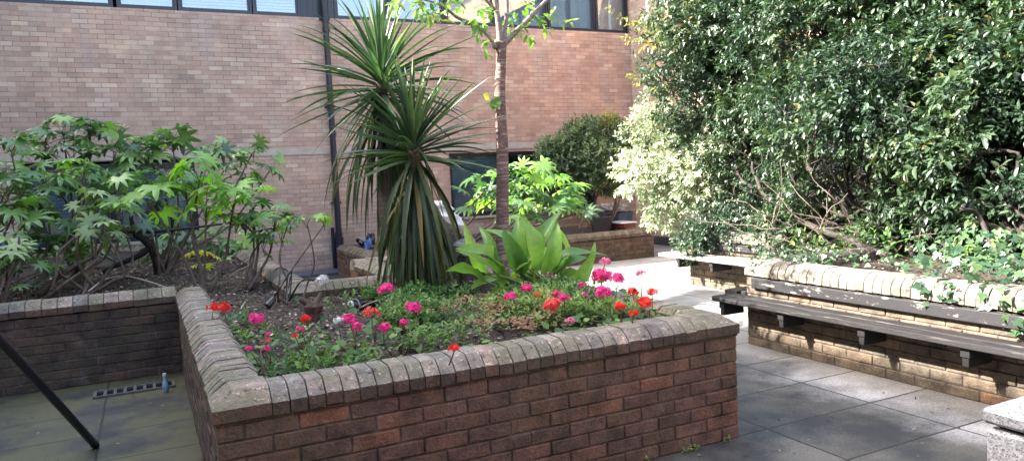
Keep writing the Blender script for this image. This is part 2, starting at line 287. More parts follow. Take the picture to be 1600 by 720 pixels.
M['black_plastic'] = m_simple('black_plastic', (0.012, 0.012, 0.016), 0.25, var=0.3, bmp=0.2)
M['blue_plastic'] = m_simple('blue_plastic', (0.06, 0.12, 0.30), 0.35, var=0.5, scale=14)
M['tub_blue'] = m_simple('dull_blue_tub', (0.055, 0.085, 0.15), 0.45, var=0.2)
M['grey_film'] = m_simple('grey_film', (0.42, 0.43, 0.45), 0.3, var=0.4, scale=12, bmp=0.4)
M['white_plastic'] = m_simple('white_plastic', (0.7, 0.7, 0.72), 0.4, var=0.05)
M['red_plastic'] = m_simple('red_box', (0.22, 0.035, 0.03), 0.5, var=0.2)
M['dark_tile'] = m_simple('dark_kerb', (0.065, 0.065, 0.075), 0.6, var=0.3, scale=5)
M['wood_stump'] = m_bark('old_stump', (0.020, 0.014, 0.011), (0.085, 0.055, 0.04))
M['red_stump'] = m_bark('red_brown_stump', (0.035, 0.022, 0.017), (0.11, 0.065, 0.048))
M['bottle'] = m_simple('dark_bottle', (0.02, 0.012, 0.010), 0.12, var=0.2, bmp=0)
M['bottle_label'] = m_simple('grey_bottle_base', (0.30, 0.38, 0.40), 0.35, var=0.15)
M['cyan_plastic'] = m_simple('pale_blue_plastic', (0.30, 0.45, 0.58), 0.3, var=0.15)
M['blue_cord'] = m_simple('blue_rail', (0.02, 0.07, 0.42), 0.4, var=0.1)
M['roof'] = m_simple('roof_felt', (0.09, 0.09, 0.095), 0.9)

# ------------------------------------------------------------------ object helpers
class MB:
    def __init__(s): s.v = []; s.f = []; s.r = []; s.m = []
    def add(s, vs, fs, rnd=0.5, mi=0):
        o = len(s.v); s.v += [tuple(map(float, p)) for p in vs]; s.f += [tuple(i+o for i in f) for f in fs]
        s.r += [float(rnd)]*len(vs); s.m += [mi]*len(fs)
    def box(s, a, b, rnd=0.5, mi=0, bev=0.0, jit=0.0):
        (x0, y0, z0), (x1, y1, z1) = a, b
        if bev <= 0:
            vs = [(x0, y0, z0), (x1, y0, z0), (x1, y1, z0), (x0, y1, z0), (x0, y0, z1), (x1, y0, z1), (x1, y1, z1), (x0, y1, z1)]
            s.add(vs, [(0, 3, 2, 1), (4, 5, 6, 7), (0, 1, 5, 4), (1, 2, 6, 5), (2, 3, 7, 6), (3, 0, 4, 7)], rnd, mi); return
        c = [(x0+x1)/2, (y0+y1)/2, (z0+z1)/2]; h = [(x1-x0)/2, (y1-y0)/2, (z1-z0)/2]; vs = []; idx = {}
        for sx in (-1, 1):
            for sy_ in (-1, 1):
                for sz in (-1, 1):
                    for ax in range(3):
                        sg = (sx, sy_, sz); p = [c[k] + sg[k]*(h[k] if k == ax else h[k]-bev) for k in range(3)]
                        if jit: p = [q + random.uniform(-jit, jit) for q in p]
                        idx[(sx, sy_, sz, ax)] = len(vs); vs.append(p)
        fs = []
        for ax in range(3):
            o1, o2 = [(1, 2), (2, 0), (0, 1)][ax]
            for sg in (-1, 1):
                q = []
                for u, w in ((-1, -1), (1, -1), (1, 1), (-1, 1)):
                    t = [0, 0, 0]; t[ax] = sg; t[o1] = u; t[o2] = w; q.append(idx[(*t, ax)])
                fs.append(q if sg > 0 else q[::-1])
                for u in (-1, 1):                       # edge faces shared with axis o1
                    if True:
                        a_ = [0, 0, 0]; a_[ax] = sg; a_[o1] = u; a_[o2] = -1; b_ = list(a_); b_[o2] = 1
                        f = [idx[(*a_, ax)], idx[(*b_, ax)], idx[(*b_, o1)], idx[(*a_, o1)]]
                        fs.append(f if sg*u < 0 else f[::-1])
        for sx in (-1, 1):
            for sy_ in (-1, 1):
                for sz in (-1, 1):
                    f = [idx[(sx, sy_, sz, k)] for k in range(3)]; fs.append(f if sx*sy_*sz > 0 else f[::-1])
        s.add(vs, fs, rnd, mi)
    def prism(s, prof, p0, du, dw, length_dir, L, rnd=0.5, mi=0):
        """profile (u,w) pairs swept by L along length_dir"""
        p0, du, dw, ld = map(np.array, (p0, du, dw, length_dir)); k = len(prof)
        vs = [p0+du*a+dw*b for a, b in prof]; vs += [q+ld*L for q in vs]
        fs = [tuple(range(k))[::-1], tuple(range(k, 2*k))] + [(i, (i+1) % k, (i+1) % k+k, i+k) for i in range(k)]
        s.add(vs, fs, rnd, mi)
    def tube(s, pts, rad, n=6, rnd=0.5, mi=0, cap=True):
        pts = [np.array(p, float) for p in pts]; k = len(pts)
        if not hasattr(rad, '__len__'): rad = [rad]*k
        if len(rad) != k: rad = np.interp(np.linspace(0, 1, k), np.linspace(0, 1, len(rad)), rad)
        t0 = pts[1]-pts[0]; t0 = t0/(np.linalg.norm(t0)+1e-9)
        a = np.cross(t0, (0, 0, 1) if abs(t0[2]) < .9 else (1, 0, 0)); a /= np.linalg.norm(a)
        vs = []
        for i, p in enumerate(pts):
            t = pts[min(i+1, k-1)]-pts[max(i-1, 0)]; t = t/(np.linalg.norm(t)+1e-9)
            a = a-t*np.dot(a, t); a /= np.linalg.norm(a)+1e-9; b = np.cross(t, a)
            for j in range(n):
                an = 2*PI*j/n; vs.append(p+(a*math.cos(an)+b*math.sin(an))*rad[i])
        fs = [(i*n+j, i*n+(j+1) % n, (i+1)*n+(j+1) % n, (i+1)*n+j) for i in range(k-1) for j in range(n)]
        if cap: fs += [tuple(range(n))[::-1], tuple((k-1)*n+j for j in range(n))]
        s.add(vs, fs, rnd, mi)
    def lathe(s, c, prof, n=20, rnd=0.5, mi=0, wob=0.0):
        vs = []
        for r_, z in prof:
            for j in range(n):
                an = 2*PI*j/n; q = r_*(1+wob*noise.noise(Vector((math.cos(an)*2+c[0], math.sin(an)*2, z*6))))
                vs.append((c[0]+q*math.cos(an), c[1]+q*math.sin(an), c[2]+z))
        k = len(prof)
        fs = [(i*n+j, i*n+(j+1) % n, (i+1)*n+(j+1) % n, (i+1)*n+j) for i in range(k-1) for j in range(n)]
        fs += [tuple(range(n))[::-1], tuple((k-1)*n+j for j in range(n))]
        s.add(vs, fs, rnd, mi)
    def blob(s, c, r, seed=0, amp=0.25, freq=1.6, n=14, rnd=0.5, flat=1.0):
        vs = []; fs = []; m_ = n*2
        for i in range(n+1):
            th = PI*i/n
            for j in range(m_):
                ph = 2*PI*j/m_; d = Vector((math.sin(th)*math.cos(ph), math.sin(th)*math.sin(ph), math.cos(th)))
                k = 1+amp*noise.noise(d*freq+Vector((seed*3.1, seed, 0)))+amp*.4*noise.noise(d*freq*3+Vector((seed, 0, 5)))
                vs.append((c[0]+d.x*r[0]*k, c[1]+d.y*r[1]*k, c[2]+d.z*r[2]*k))
        for i in range(n):
            for j in range(m_):
                fs.append((i*m_+j, (i+1)*m_+j, (i+1)*m_+(j+1) % m_, i*m_+(j+1) % m_))
        s.add(vs, fs, rnd)
    def build(s, name, mats, parent=None, smooth=False):
        me = bpy.data.meshes.new(name); me.from_pydata(s.v, [], s.f)
        if not isinstance(mats, (list, tuple)): mats = [mats]
        for m_ in mats: me.materials.append(m_)
        if len(mats) > 1: me.polygons.foreach_set('material_index', s.m)
        if smooth: me.polygons.foreach_set('use_smooth', [True]*len(s.f))
        at = me.attributes.new('rnd', 'FLOAT', 'POINT'); at.data.foreach_set('value', s.r)
        me.update(); return link(name, me, parent)

def link(name, me, parent):
    o = bpy.data.objects.new(name, me); COL.objects.link(o)
    if parent is not None:
        o.parent = parent
        # parts keep world coordinates: only the thing's own base has a location
        if parent.parent is None: o.matrix_parent_inverse = Matrix.Translation(parent.location).inverted()
    return o
def thing(name, label, cat, loc, group=None):
    o = bpy.data.objects.new(name, None); COL.objects.link(o); o.location = tuple(map(float, loc)); o.empty_display_size = 0.1
    o['label'] = label; o['category'] = cat
    if group: o['group'] = group
    return o
def tag(o, label, cat, group=None, kind=None):
    if label: o['label'] = label
    if cat: o['category'] = cat
    if group: o['group'] = group
    if kind: o['kind'] = kind
    return o
def unit(a): a = np.asarray(a, float); return a/(np.linalg.norm(a, axis=-1, keepdims=True)+1e-9)
def smooth_path(pts, n=6):
    pts = [np.array(p, float) for p in pts]; out = []
    P = [pts[0]]+pts+[pts[-1]]
    for i in range(1, len(P)-2):
        for t in np.linspace(0, 1, n, endpoint=False):
            a, b, c, d = P[i-1], P[i], P[i+1], P[i+2]
            out.append(0.5*((2*b)+(-a+c)*t+(2*a-5*b+4*c-d)*t*t+(-a+3*b-3*c+d)*t**3))
    out.append(pts[-1]); return out

def instances(name, tmpl, O, X, N, S, rnd, mat, parent=None, smooth=True, W=None):
    """many leaf shaped faces as ONE mesh: template verts (n,3) with x along the leaf, y across, z up the blade"""
    V, F = tmpl; V = np.array(V, float); k = len(O); nv = len(V)
    X = unit(X); Y = unit(np.cross(N, X)); Z = np.cross(X, Y)
    S = np.broadcast_to(np.asarray(S, float), (k,)) if np.ndim(S) <= 1 else S
    W_ = np.ones(k) if W is None else W
    P = O[:, None, :] + S[:, None, None]*(V[None, :, 0:1]*X[:, None, :] + V[None, :, 1:2]*W_[:, None, None]*Y[:, None, :] + V[None, :, 2:3]*Z[:, None, :])
    P = P.reshape(-1, 3)
    lt = np.array([len(f) for f in F]); li = np.concatenate([np.array(f) for f in F])
    LI = (li[None, :] + (np.arange(k)*nv)[:, None]).ravel().astype(np.int32); LT = np.tile(lt, k).astype(np.int32)
    LS = np.concatenate([[0], np.cumsum(LT)[:-1]]).astype(np.int32)
    me = bpy.data.meshes.new(name); me.vertices.add(len(P)); me.vertices.foreach_set('co', P.ravel().astype(np.float32))
    me.loops.add(len(LI)); me.loops.foreach_set('vertex_index', LI)
    me.polygons.add(len(LT)); me.polygons.foreach_set('loop_start', LS); me.polygons.foreach_set('loop_total', LT)
    me.update(calc_edges=True)
    if smooth: me.polygons.foreach_set('use_smooth', np.ones(len(LT), bool))
    at = me.attributes.new('rnd', 'FLOAT', 'POINT'); at.data.foreach_set('value', np.repeat(np.clip(rnd, 0, 1), nv).astype(np.float32))
    me.materials.append(mat); me.validate(); me.update()
    return link(name, me, parent) if name else me

LEAF = ([(0, 0, 0), (.3, -.2, .04), (.3, 0, -.02), (.3, .2, .04), (.68, -.17, .02), (.68, 0, -.05), (.68, .17, .02), (1, 0, -.12)],
        [(0, 1, 2), (0, 2, 3), (1, 4, 5, 2), (2, 5, 6, 3), (4, 7, 5), (5, 7, 6)])
IVY = ([(0, 0, 0), (-.12, -.36, .03), (.28, -.5, 0), (.42, -.24, .04), (1, 0, -.08), (.42, .24, .04), (.28, .5, 0), (-.12, .36, .03), (.38, 0, -.02)],
       [(0, 1, 2, 3), (0, 3, 8), (3, 4, 8), (8, 4, 5), (0, 8, 5), (0, 5, 6, 7)])
def round_leaf():
    V = [(.5, 0, -.05)]; k = 10
    for i in range(k):
        a = 2*PI*i/k; r_ = .5*(1+.10*math.cos(5*a)); V.append((.5-r_*math.cos(a), r_*math.sin(a)*1.05, .05*math.cos(2*a)))
    V[1] = (.15, 0, 0)
    return V, [(0, i+1, (i+1) % k+1) for i in range(k)]
ROUND = round_leaf()
def palmate(nl=8, spread=125, ww=0.105):
    V = [(0, 0, 0)]; F = []
    A = [R(-spread+2*spread*i/(nl-1)) for i in range(nl)]
    # valley points between lobes
    val = []
    for i in range(nl+1):
        a = (A[i-1]+A[i])/2 if 0 < i < nl else (A[0]-R(14) if i == 0 else A[-1]+R(14))
        val.append(len(V)); r_ = .38 if 0 < i < nl else .22; V.append((r_*math.cos(a), r_*math.sin(a), -.02))
    for i, a in enumerate(A):
        Lr = 1.0-0.30*abs(a)/R(spread); c, s_ = math.cos(a), math.sin(a)
        def q(r_, t, z): V.append((r_*c-t*s_, r_*s_+t*c, z)); return len(V)-1
        m1 = q(.40, 0, .035); l1 = q(.64*Lr, -ww, -.02); m2 = q(.64*Lr, 0, .01); r1 = q(.64*Lr, ww, -.02)
        l2 = q(.84*Lr, -ww*.72, -.10); m3 = q(.84*Lr, 0, -.07); r2 = q(.84*Lr, ww*.72, -.10); tp = q(Lr, 0, -.2)
        F += [(0, val[i], m1), (0, m1, val[i+1]), (val[i], l1, m2, m1), (m1, m2, r1, val[i+1]),
              (l1, l2, m3, m2), (m2, m3, r2, r1), (l2, tp, m3), (m3, tp, r2)]
    return V, F
FATS = palmate(); FATS9 = palmate(9, 130, .085)

def rdir(k): return unit(rng.normal(size=(k, 3)))

def sprigs(name, C, D, mat, parent, leaves=9, length=.15, leaf=.045, lv=.3, droop=0.2, lean=0.75, rbias=0.0, tmpl=LEAF, rnd_tip=0.25, W=None):
    """leafy twig ends: each twig point C with direction D carries a row of leaves"""
    k = len(C); D = unit(D); up_ = np.array([0, 0, 1.0])
    A = unit(np.cross(D, rdir(k))); B = np.cross(D, A)
    O = []; X = []; N = []; S = []; Rn = []
    base = np.clip(.45*rng.random(k)+.55*(.5+1.3*np.array([noise.noise(Vector(p)*1.6)+.5*noise.noise(Vector(p)*4.5) for p in C])), 0, 1)
    for i in range(leaves):
        t = (i+.5)/leaves; an = i*2.4+base*6.28
        rad = A*np.cos(an)[:, None]+B*np.sin(an)[:, None]
        o = C+D*(t*length)[..., None] if np.ndim(t*length) else C+D*(t*length)
        x = unit(rad*lean+D*(.35+.5*t)-up_*droop+rng.normal(size=(k, 3))*.22)
        nn = unit(np.cross(np.cross(x, up_), x)+D*.4+rng.normal(size=(k, 3))*.35)
        O.append(o); X.append(x); N.append(nn); S.append(leaf*(.8+.4*base)*(1+lv*rng.normal(size=k)*.7)*(1.05-.35*abs(t-.4)))
        Rn.append(np.clip(.02+base*.62+rng.random(k)*.22+rnd_tip*t+rbias, 0, 1)*np.where(rng.random(k) < .985, 1, 1.6))
    O, X, N, S, Rn = map(np.concatenate, (O, X, N, S, Rn))
    return instances(name, tmpl, O, X, N, np.abs(S)+.004, Rn, mat, parent)

def clump_points(clumps, density, gap=0.0, gscale=1.2, bias=.35, seed=0):
    """twig ends spread through the outer part of uneven clumps; noise leaves gaps"""
    P = []; D = []
    for (c, r_) in clumps:
        r_ = np.array(r_ if hasattr(r_, '__len__') else (r_, r_, r_*.85)); c = np.array(c)
        k = int(density*(r_[0]*r_[1]+r_[1]*r_[2]+r_[0]*r_[2])/3*4*PI)
        d = rdir(k); rr = (rng.random(k)**bias)
        for i in range(k):
            v = Vector(c+d[i]*r_); lump = 1+.28*noise.noise(v*1.9+Vector((seed, 0, 0)))+.15*noise.noise(v*4.5)
            p = c+d[i]*r_*rr[i]*lump
            g = noise.noise(Vector(p)*gscale*1.7+Vector((7+seed, 3, 1)))
            if g < gap-0.5+(.0 if rr[i] > .55 else .1): continue
            P.append(p); D.append(d[i]+np.array([0, 0, .25])+rng.normal(size=3)*.35)
    return np.array(P), np.array(D)

# ================================================================== SETTING
g = MB(); g.add([(-60, -60, 0), (60, -60, 0), (60, 60, 0), (-60, 60, 0)], [(0, 1, 2, 3)])
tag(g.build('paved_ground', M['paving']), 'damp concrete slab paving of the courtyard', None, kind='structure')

def soil(name, rects, z, res=.09, amp=.05, seed=0):
    mb = MB()
    for (x0, y0, x1, y1) in rects:
        nx = max(2, int((x1-x0)/res)); ny = max(2, int((y1-y0)/res)); vs = []
        for j in range(ny+1):
            for i in range(nx+1):
                x = x0+(x1-x0)*i/nx; y = y0+(y1-y0)*j/ny
                vs.append((x, y, z+amp*noise.noise(Vector((x*1.7, y*1.7, seed)))+amp*.5*noise.noise(Vector((x*7, y*7, seed)))))
        mb.add(vs, [(j*(nx+1)+i, j*(nx+1)+i+1, (j+1)*(nx+1)+i+1, (j+1)*(nx+1)+i) for j in range(ny) for i in range(nx)])
    return tag(mb.build(name, M['soil'], smooth=True), 'dark soil filling the raised bed', None, kind='structure')
soil('bed_soil', [(.40, 3.45, 2.82, 6.42), (.40, 6.42, 1.05, 7.27), (-4.85, 7.27, 1.05, 13.38), (2.2, 6.42, 2.82, 8.0)], .615)
soil('back_bed_soil', [(3.1, 10.98, 7.9, 13.38)], .44, seed=4)
soil('side_bed_soil', [(4.88, -.8, 9.58, 4.75), (6.7, 4.75, 9.58, 7.72)], .64, seed=9)

# ------------------------------------------------------------------ building with the long brick wall
BY, RX = 13.4, 9.6
bld = thing('brick_building', 'pinkish brown brick building round the back corner with navy framed window bands', 'building', (4, BY, 0))
def wall_y(name, xs, zs, holes, mat, Y, parent, thick=.3):
    """wall facing the court (-y) with rectangular openings"""
    mb = MB(); X = sorted(set(list(xs)+[h[0] for h in holes]+[h[1] for h in holes])); Z = sorted(set(list(zs)+[h[2] for h in holes]+[h[3] for h in holes]))
    for a, b in zip(X[:-1], X[1:]):
        for c, d in zip(Z[:-1], Z[1:]):
            if any(h[0] <= a and b <= h[1] and h[2] <= c and d <= h[3] for h in holes): continue
            mb.add([(a, Y, c), (b, Y, c), (b, Y, d), (a, Y, d)], [(0, 1, 2, 3)])
    for h in holes:
        a, b, c, d = h
        mb.add([(a, Y, c), (a, Y+thick, c), (a, Y+thick, d), (a, Y, d)], [(0, 1, 2, 3)]); mb.add([(b, Y, c), (b, Y, d), (b, Y+thick, d), (b, Y+thick, c)], [(0, 1, 2, 3)])
        mb.add([(a, Y, c), (b, Y, c), (b, Y+thick, c), (a, Y+thick, c)], [(0, 1, 2, 3)]); mb.add([(a, Y, d), (a, Y+thick, d), (b, Y+thick, d), (b, Y, d)], [(0, 1, 2, 3)])
    return mb.build(name, mat, parent)
def wall_x(name, ys, zs, holes, mat, X_, parent, thick=.3):
    mb = MB(); Yv = sorted(set(list(ys)+[h[0] for h in holes]+[h[1] for h in holes])); Z = sorted(set(list(zs)+[h[2] for h in holes]+[h[3] for h in holes]))
    for a, b in zip(Yv[:-1], Yv[1:]):
        for c, d in zip(Z[:-1], Z[1:]):
            if any(h[0] <= a and b <= h[1] and h[2] <= c and d <= h[3] for h in holes): continue
            mb.add([(X_, b, c), (X_, a, c), (X_, a, d), (X_, b, d)], [(0, 1, 2, 3)])
    for h in holes:
        a, b, c, d = h
        for q in ([(X_, a, c), (X_+thick, a, c), (X_+thick, a, d), (X_, a, d)], [(X_, b, c), (X_, b, d), (X_+thick, b, d), (X_+thick, b, c)],
                  [(X_, a, c), (X_, b, c), (X_+thick, b, c), (X_+thick, a, c)], [(X_, a, d), (X_+thick, a, d), (X_+thick, b, d), (X_, b, d)]):
            mb.add(q, [(0, 1, 2, 3)])
    return mb.build(name, mat, parent)
UZ0, UZ1 = 4.46, 6.1
wall_y('brick_wall', (-5.0, RX), (0, 7.0), [(-5, 9.60, UZ0, UZ1), (-1.66, .80, .78, 2.07), (5.30, 8.6, .80, 2.03)], M['wall_x'], BY, bld)
wall_x('return_wall', (-1.5, BY), (0, 7.0), [(-1.0, 12.85, UZ0, UZ1), (0.0, 12.3, .86, 2.05)], M['wall_y'], RX, bld)
b = MB(); b.box((-5, BY-.018, 2.085), (RX-.001, BY+.05, 2.205)); b.build('lintel_band', M['concrete'], bld)
b = MB(); b.box((RX-.018, -1.5, 2.085), (RX+.05, BY-.02, 2.205)); b.build('lintel_band', M['concrete'], bld)
b = MB(); b.box((-5, BY+.0, 7.0), (RX+6, BY+6, 7.35)); b.box((RX+.0, -1.5, 7.0), (RX+6, BY, 7.35)); b.build('roof', M['roof'], bld)
b = MB()
for q in (((-5, BY+3, 0), (RX+3, BY+3.1, 7.0)), ((RX+3, -1.5, 0), (RX+3.1, BY+3, 7.0)), ((-5, BY+.32, 3.2), (RX+3, BY+3, 3.4)), ((RX+.32, -1.5, 3.2), (RX+3, BY, 3.4))): b.box(*q)
b.build('room_inside', M['room'], bld)

def curtain_mesh(mb, p, du, w, z0, z1, depth, seed, folds=9):
    """hanging cloth with vertical folds"""
    n = max(6, int(w*40)); du = np.array(du, float); dn = np.array(depth, float); vs = []
    for i in range(n+1):
        t = i/n; a = .07*math.sin(t*w*folds*3.1+seed+2*math.sin(t*5+seed))+.03*math.sin(t*w*47+seed*2); sh = .03*math.sin(t*9+seed)
        q = np.array(p)+du*(w*t); vs.append((*(q+dn*(1+a*6))[:2], z0)); vs.append((*(q+dn*(1+a*3+sh))[:2], z1))
    mb.add(vs, [(2*i, 2*i+2, 2*i+3, 2*i+1) for i in range(n)], random.random())

def window(axis, fixed, a, b_, z0, z1, inner=None, frame=.034, sash=True, dark=False):
    """one glazed light; axis 'x' sits in the back wall, 'y' in the return wall"""
    mb = MB(); d0, d1 = fixed+.03, fixed+.11
    def bx(mb_, u0, u1, w0, w1, e0, e1, **k):
        if axis == 'x': mb_.box((u0, e0, w0), (u1, e1, w1), **k)
        else: mb_.box((e0, u0, w0), (e1, u1, w1), **k)
    f = frame
    bx(mb, a, b_, z0, z0+f, d0, d1); bx(mb, a, b_, z1-f, z1, d0, d1); bx(mb, a, a+f, z0+f, z1-f, d0, d1); bx(mb, b_-f, b_, z0+f, z1-f, d0, d1)
    if sash:
        s0, s1 = d0+.018, d1-.01; g_ = .03; a2, b2, y0, y1 = a+f+.002, b_-f-.002, z0+f+.002, z1-f-.002
        bx(mb, a2, b2, y0, y0+g_, s0, s1); bx(mb, a2, b2, y1-g_, y1, s0, s1); bx(mb, a2, a2+g_, y0+g_, y1-g_, s0, s1); bx(mb, b2-g_, b2, y0+g_, y1-g_, s0, s1); f = f+g_+.002
    o = mb.build('window', M['frame'], bld)
    p = MB(); bx(p, a+f-.01, b_-f+.01, z0+f-.01, z1-f+.01, d0+.045, d0+.053); p.build('pane', M['glass'], o)
    if inner == 'curtain':
        c = MB(); w = b_-a
        if axis == 'x': curtain_mesh(c, (a, d1, 0), (1, 0, 0), w, z0-.05, z1+.05, (0, .10, 0), a)
        else: curtain_mesh(c, (d1, a, 0), (0, 1, 0), w, z0-.05, z1+.05, (.10, 0, 0), a)
        c.build('curtain', M['curtain'], o, smooth=True)
    elif inner == 'blind':
        c = MB()
        for k in range(int((z1-z0)/.05)):
            z = z0+k*.05
            if axis == 'x': c.add([(a, d1+.06, z), (b_, d1+.06, z), (b_, d1+.085, z+.046), (a, d1+.085, z+.046)], [(0, 1, 2, 3)])
            else: c.add([(d1+.06, b_, z), (d1+.06, a, z), (d1+.085, a, z+.046), (d1+.085, b_, z+.046)], [(0, 1, 2, 3)])
        c.build('blind', M['blind'], o)
    return o
for a, b_, inn in ((-4.9, -3.4, 'curtain'), (-3.35, -1.8, None), (-1.75, -.2, 'blind'), (-.15, .72, 'curtain'), (.74, 1.88, 'blind'), (1.90, 2.68, 'blind'),
                   (3.28, 4.26, 'curtain'), (4.28, 5.36, None), (5.38, 6.42, 'curtain'), (6.46, 7.60, 'curtain'), (7.62, 8.74, 'curtain'), (8.76, 9.55, 'curtain')):
    window('x', BY, a, b_, UZ0+.003, UZ1-.003, inn)
b = MB(); b.box((2.685, BY+.04, UZ0), (3.275, BY+.12, UZ1))
for x in np.arange(2.72, 3.26, .09): b.box((x, BY+.03, UZ0+.02), (x+.012, BY+.04, UZ1-.02))
b.build('infill_panel', M['frame'], bld)
for a, b_, inn in ((10.9, 12.1, 'curtain'), (9.6, 10.88, 'curtain'), (8.3, 9.58, None), (7.0, 8.28, 'curtain'), (5.7, 6.98, None)):
    window('y', RX, a, b_, UZ0+.003, UZ1-.003, inn)
b = MB(); b.box((RX+.01, 12.73, UZ0+.003), (RX+.1, 12.85, UZ1)); b.build('white_jamb_panel', M['white_plastic'], bld)
b = MB(); b.box((RX-.001, 12.11, UZ0), (RX+.3, 12.725, UZ1)); b.build('brick_pier', M['wall_y'], bld)
b = MB(); b.box((RX-.02, 12.25, 4.85), (RX-.004, 12.4, 4.97)); b.build('sign', M['white_plastic'], bld)
b = MB()
b.box((RX-.026, 12.275, 4.925), (RX-.0205, 12.375, 4.932)); b.box((RX-.026, 12.275, 4.898), (RX-.0205, 12.35, 4.905)); b.build('sign_print', M['frame'], bld)
for a, b_, inn in ((-1.655, -.45, 'blind'), (-.44, .795, 'blind'), (5.305, 6.4, 'blind'), (6.41, 7.5, None), (7.51, 8.595, 'blind')):
    window('x', BY, a, b_, .785 if a < 3 else .805, 2.03, inn)
for k in range(9):
    a = .03+k*1.36; window('y', RX, a, a+1.345, .865, 2.045, ('blind', 'curtain', None, 'blind', 'curtain', 'curtain', 'curtain', 'blind', None)[k])
b = MB(); b.box((-1.72, BY-.045, .735), (.86, BY+.05, .78)); b.build('window_sill', M['concrete'], bld)
b = MB(); b.box((5.25, BY-.045, .755), (8.66, BY+.05, .80)); b.build('window_sill', M['concrete'], bld)
b = MB(); b.box((RX-.05, -.02, .80), (RX+.05, 12.33, .858)); b.build('window_sill', M['frame'], bld)
pp = MB(); pp.tube([(3.08, BY-.10, .55), (3.08, BY-.10, 7.0)], .052, 14); pp.tube([(3.08, BY-.10, .02), (3.08, BY-.10, .60)], .075, 14)
pp.tube([(2.98, BY-.07, .02), (2.98, BY-.07, .78)], .03, 10)
for z in (.62, 2.4, 4.2): pp.tube([(3.08, BY-.10, z), (3.08, BY-.10, z+.07)], .066, 14)
pipe = pp.build('downpipe', M['pipe'], bld, smooth=False)
b = MB()
for z in (1.2, 2.9, 4.42): b.box((2.99, BY-.06, z), (3.17, BY-.001, z+.035))
b.build('bracket', M['pipe'], pipe)
b = MB(); b.box((1.1, BY-.62, .004), (RX-.3, BY-.002, .05), bev=.006); b.box((RX-.16, 7.9, .004), (RX-.002, BY-.63, .16), bev=.006)
b.build('plinth_kerb', M['dark_tile'], bld)

# two further wings that close the court outside the picture
lw = thing('brick_wing', 'brick wing closing the left side of the courtyard and shading it', 'building', (-5, 5, 0))
b = MB(); b.box((-11, -1.5, 0), (-5, BY+6, 8.25)); b.build('brick_wall', M['wall_y'], lw)
b = MB()
for k in range(6): b.box((-5.001, -.8+k*2.3, 4.5), (-4.97, 1.0+k*2.3, 6.0))
b.build('window', M['frame'], lw)
fw = thing('low_brick_wing', 'lower brick wing on the near side of the courtyard', 'building', (2, -1.6, 0))
b = MB(); b.box((-5, -8, 0), (RX, -1.6, 5.0)); b.build('brick_wall', M['wall_x'], fw)
b = MB()
for k in range(5): b.box((-4+k*2.7, -1.599, .9), (-2.2+k*2.7, -1.57, 2.2))
b.build('window', M['frame'], fw)

# ------------------------------------------------------------------ brick planters
def brick_run(mb, mo, p0, d, L, n, z0, courses, fl=.215, hh=.0665, gap=.0085, thick=.10, inset=0.005, seed=0, cut0=False):
    """one leaf of bricks along unit direction d, outer face on the side of n, laid in half bond"""
    p0 = np.array(p0, float); d = np.array(d, float); n = np.array(n, float); rr = random.Random(seed)
    ln = np.array([p0-n*.007, p0+d*L-n*.007, p0+d*L-n*thick, p0-n*thick])
    xs = ln[:, 0]; ys = ln[:, 1]; e = .002
    mo.box((xs.min()+e, ys.min()+e, z0), (xs.max()-e, ys.max()-e, z0+courses*(hh+gap)))
    for c in range(courses):
        z = z0+c*(hh+gap)+gap*.5+rr.uniform(-.001, .001)
        s = 0.0; first = True
        while s < L-.02:
            l_ = fl
            if first and c % 2: l_ = .1025
            first = False
            e1 = min(s+l_, L)
            if L-e1 < .03: e1 = L
            off = rr.uniform(-.0025, .0025)
            a = p0+d*s+n*off; b_ = p0+d*e1-n*thick
            lo = np.minimum(a, b_); hi = np.maximum(a, b_)
            v = rr.random(); v = v*.62 if rr.random() < .72 else .55+.45*v
            mb.box((lo[0], lo[1], z), (hi[0], hi[1], z+hh), rnd=v, bev=.0045, jit=.0012)
            s = e1+gap
def coping_run(mb, mo, p0, d, L, n, z, w=.235, over=.012, ht=.115, lip=.054, unit_=.075, round_=False, seed=0, gap=.007):
    """row of shaped coping bricks; vertical lip, sloping cheek and flat back"""
    p0 = np.array([*p0, z], float) if len(p0) == 2 else np.array(p0, float)
    d = np.array([*d, 0.0]) if len(d) == 2 else np.array(d, float); n = np.array([*n, 0.0]) if len(n) == 2 else np.array(n, float)
    rr = random.Random(seed+99); k = max(1, round(L/unit_)); u = L/k
    for i in range(k):
        dz = rr.uniform(-.003, .003); do = rr.uniform(-.004, .004); c = .065
        if round_: prof = [(over, 0), (over, lip), (over-.018, lip+.035), (over-.05, ht-.008), (over-.09, ht), (over-w+.03, ht), (over-w, ht-.03), (over-w, 0)]
        else: prof = [(over, 0), (over, lip), (over-c*.5, lip+(ht-lip)*.52), (over-c, ht-.004), (over-c-.02, ht), (over-w+.035, ht), (over-w, ht-.03), (over-w, 0)]
        prof = [(a+do+rr.uniform(-.0018, .0018), b_+rr.uniform(-.0015, .0015)) for a, b_ in prof]
        q = p0+d*(i*u+gap*.5)+np.array([0, 0, dz])
        fl_ = np.dot(np.cross(n, (0, 0, 1)), d) >= 0; rv = rr.random(); kk = len(prof)
        mb.prism(prof[::-1] if fl_ else prof, q, n, (0, 0, 1), d, u-gap, rnd=rv)
        ed = (kk-2 if fl_ else 0); base_f = len(mb.f)-kk
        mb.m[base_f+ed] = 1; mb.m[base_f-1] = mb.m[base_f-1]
    core = [(over-.016, 0.003), (over-.016, lip-.008), (over-.075, ht-.014), (over-w+.04, ht-.014), (over-w+.012, ht-.04), (over-w+.012, .003)]
    mo.prism(core, p0+d*.012, n, (0, 0, 1), d, L-.024)
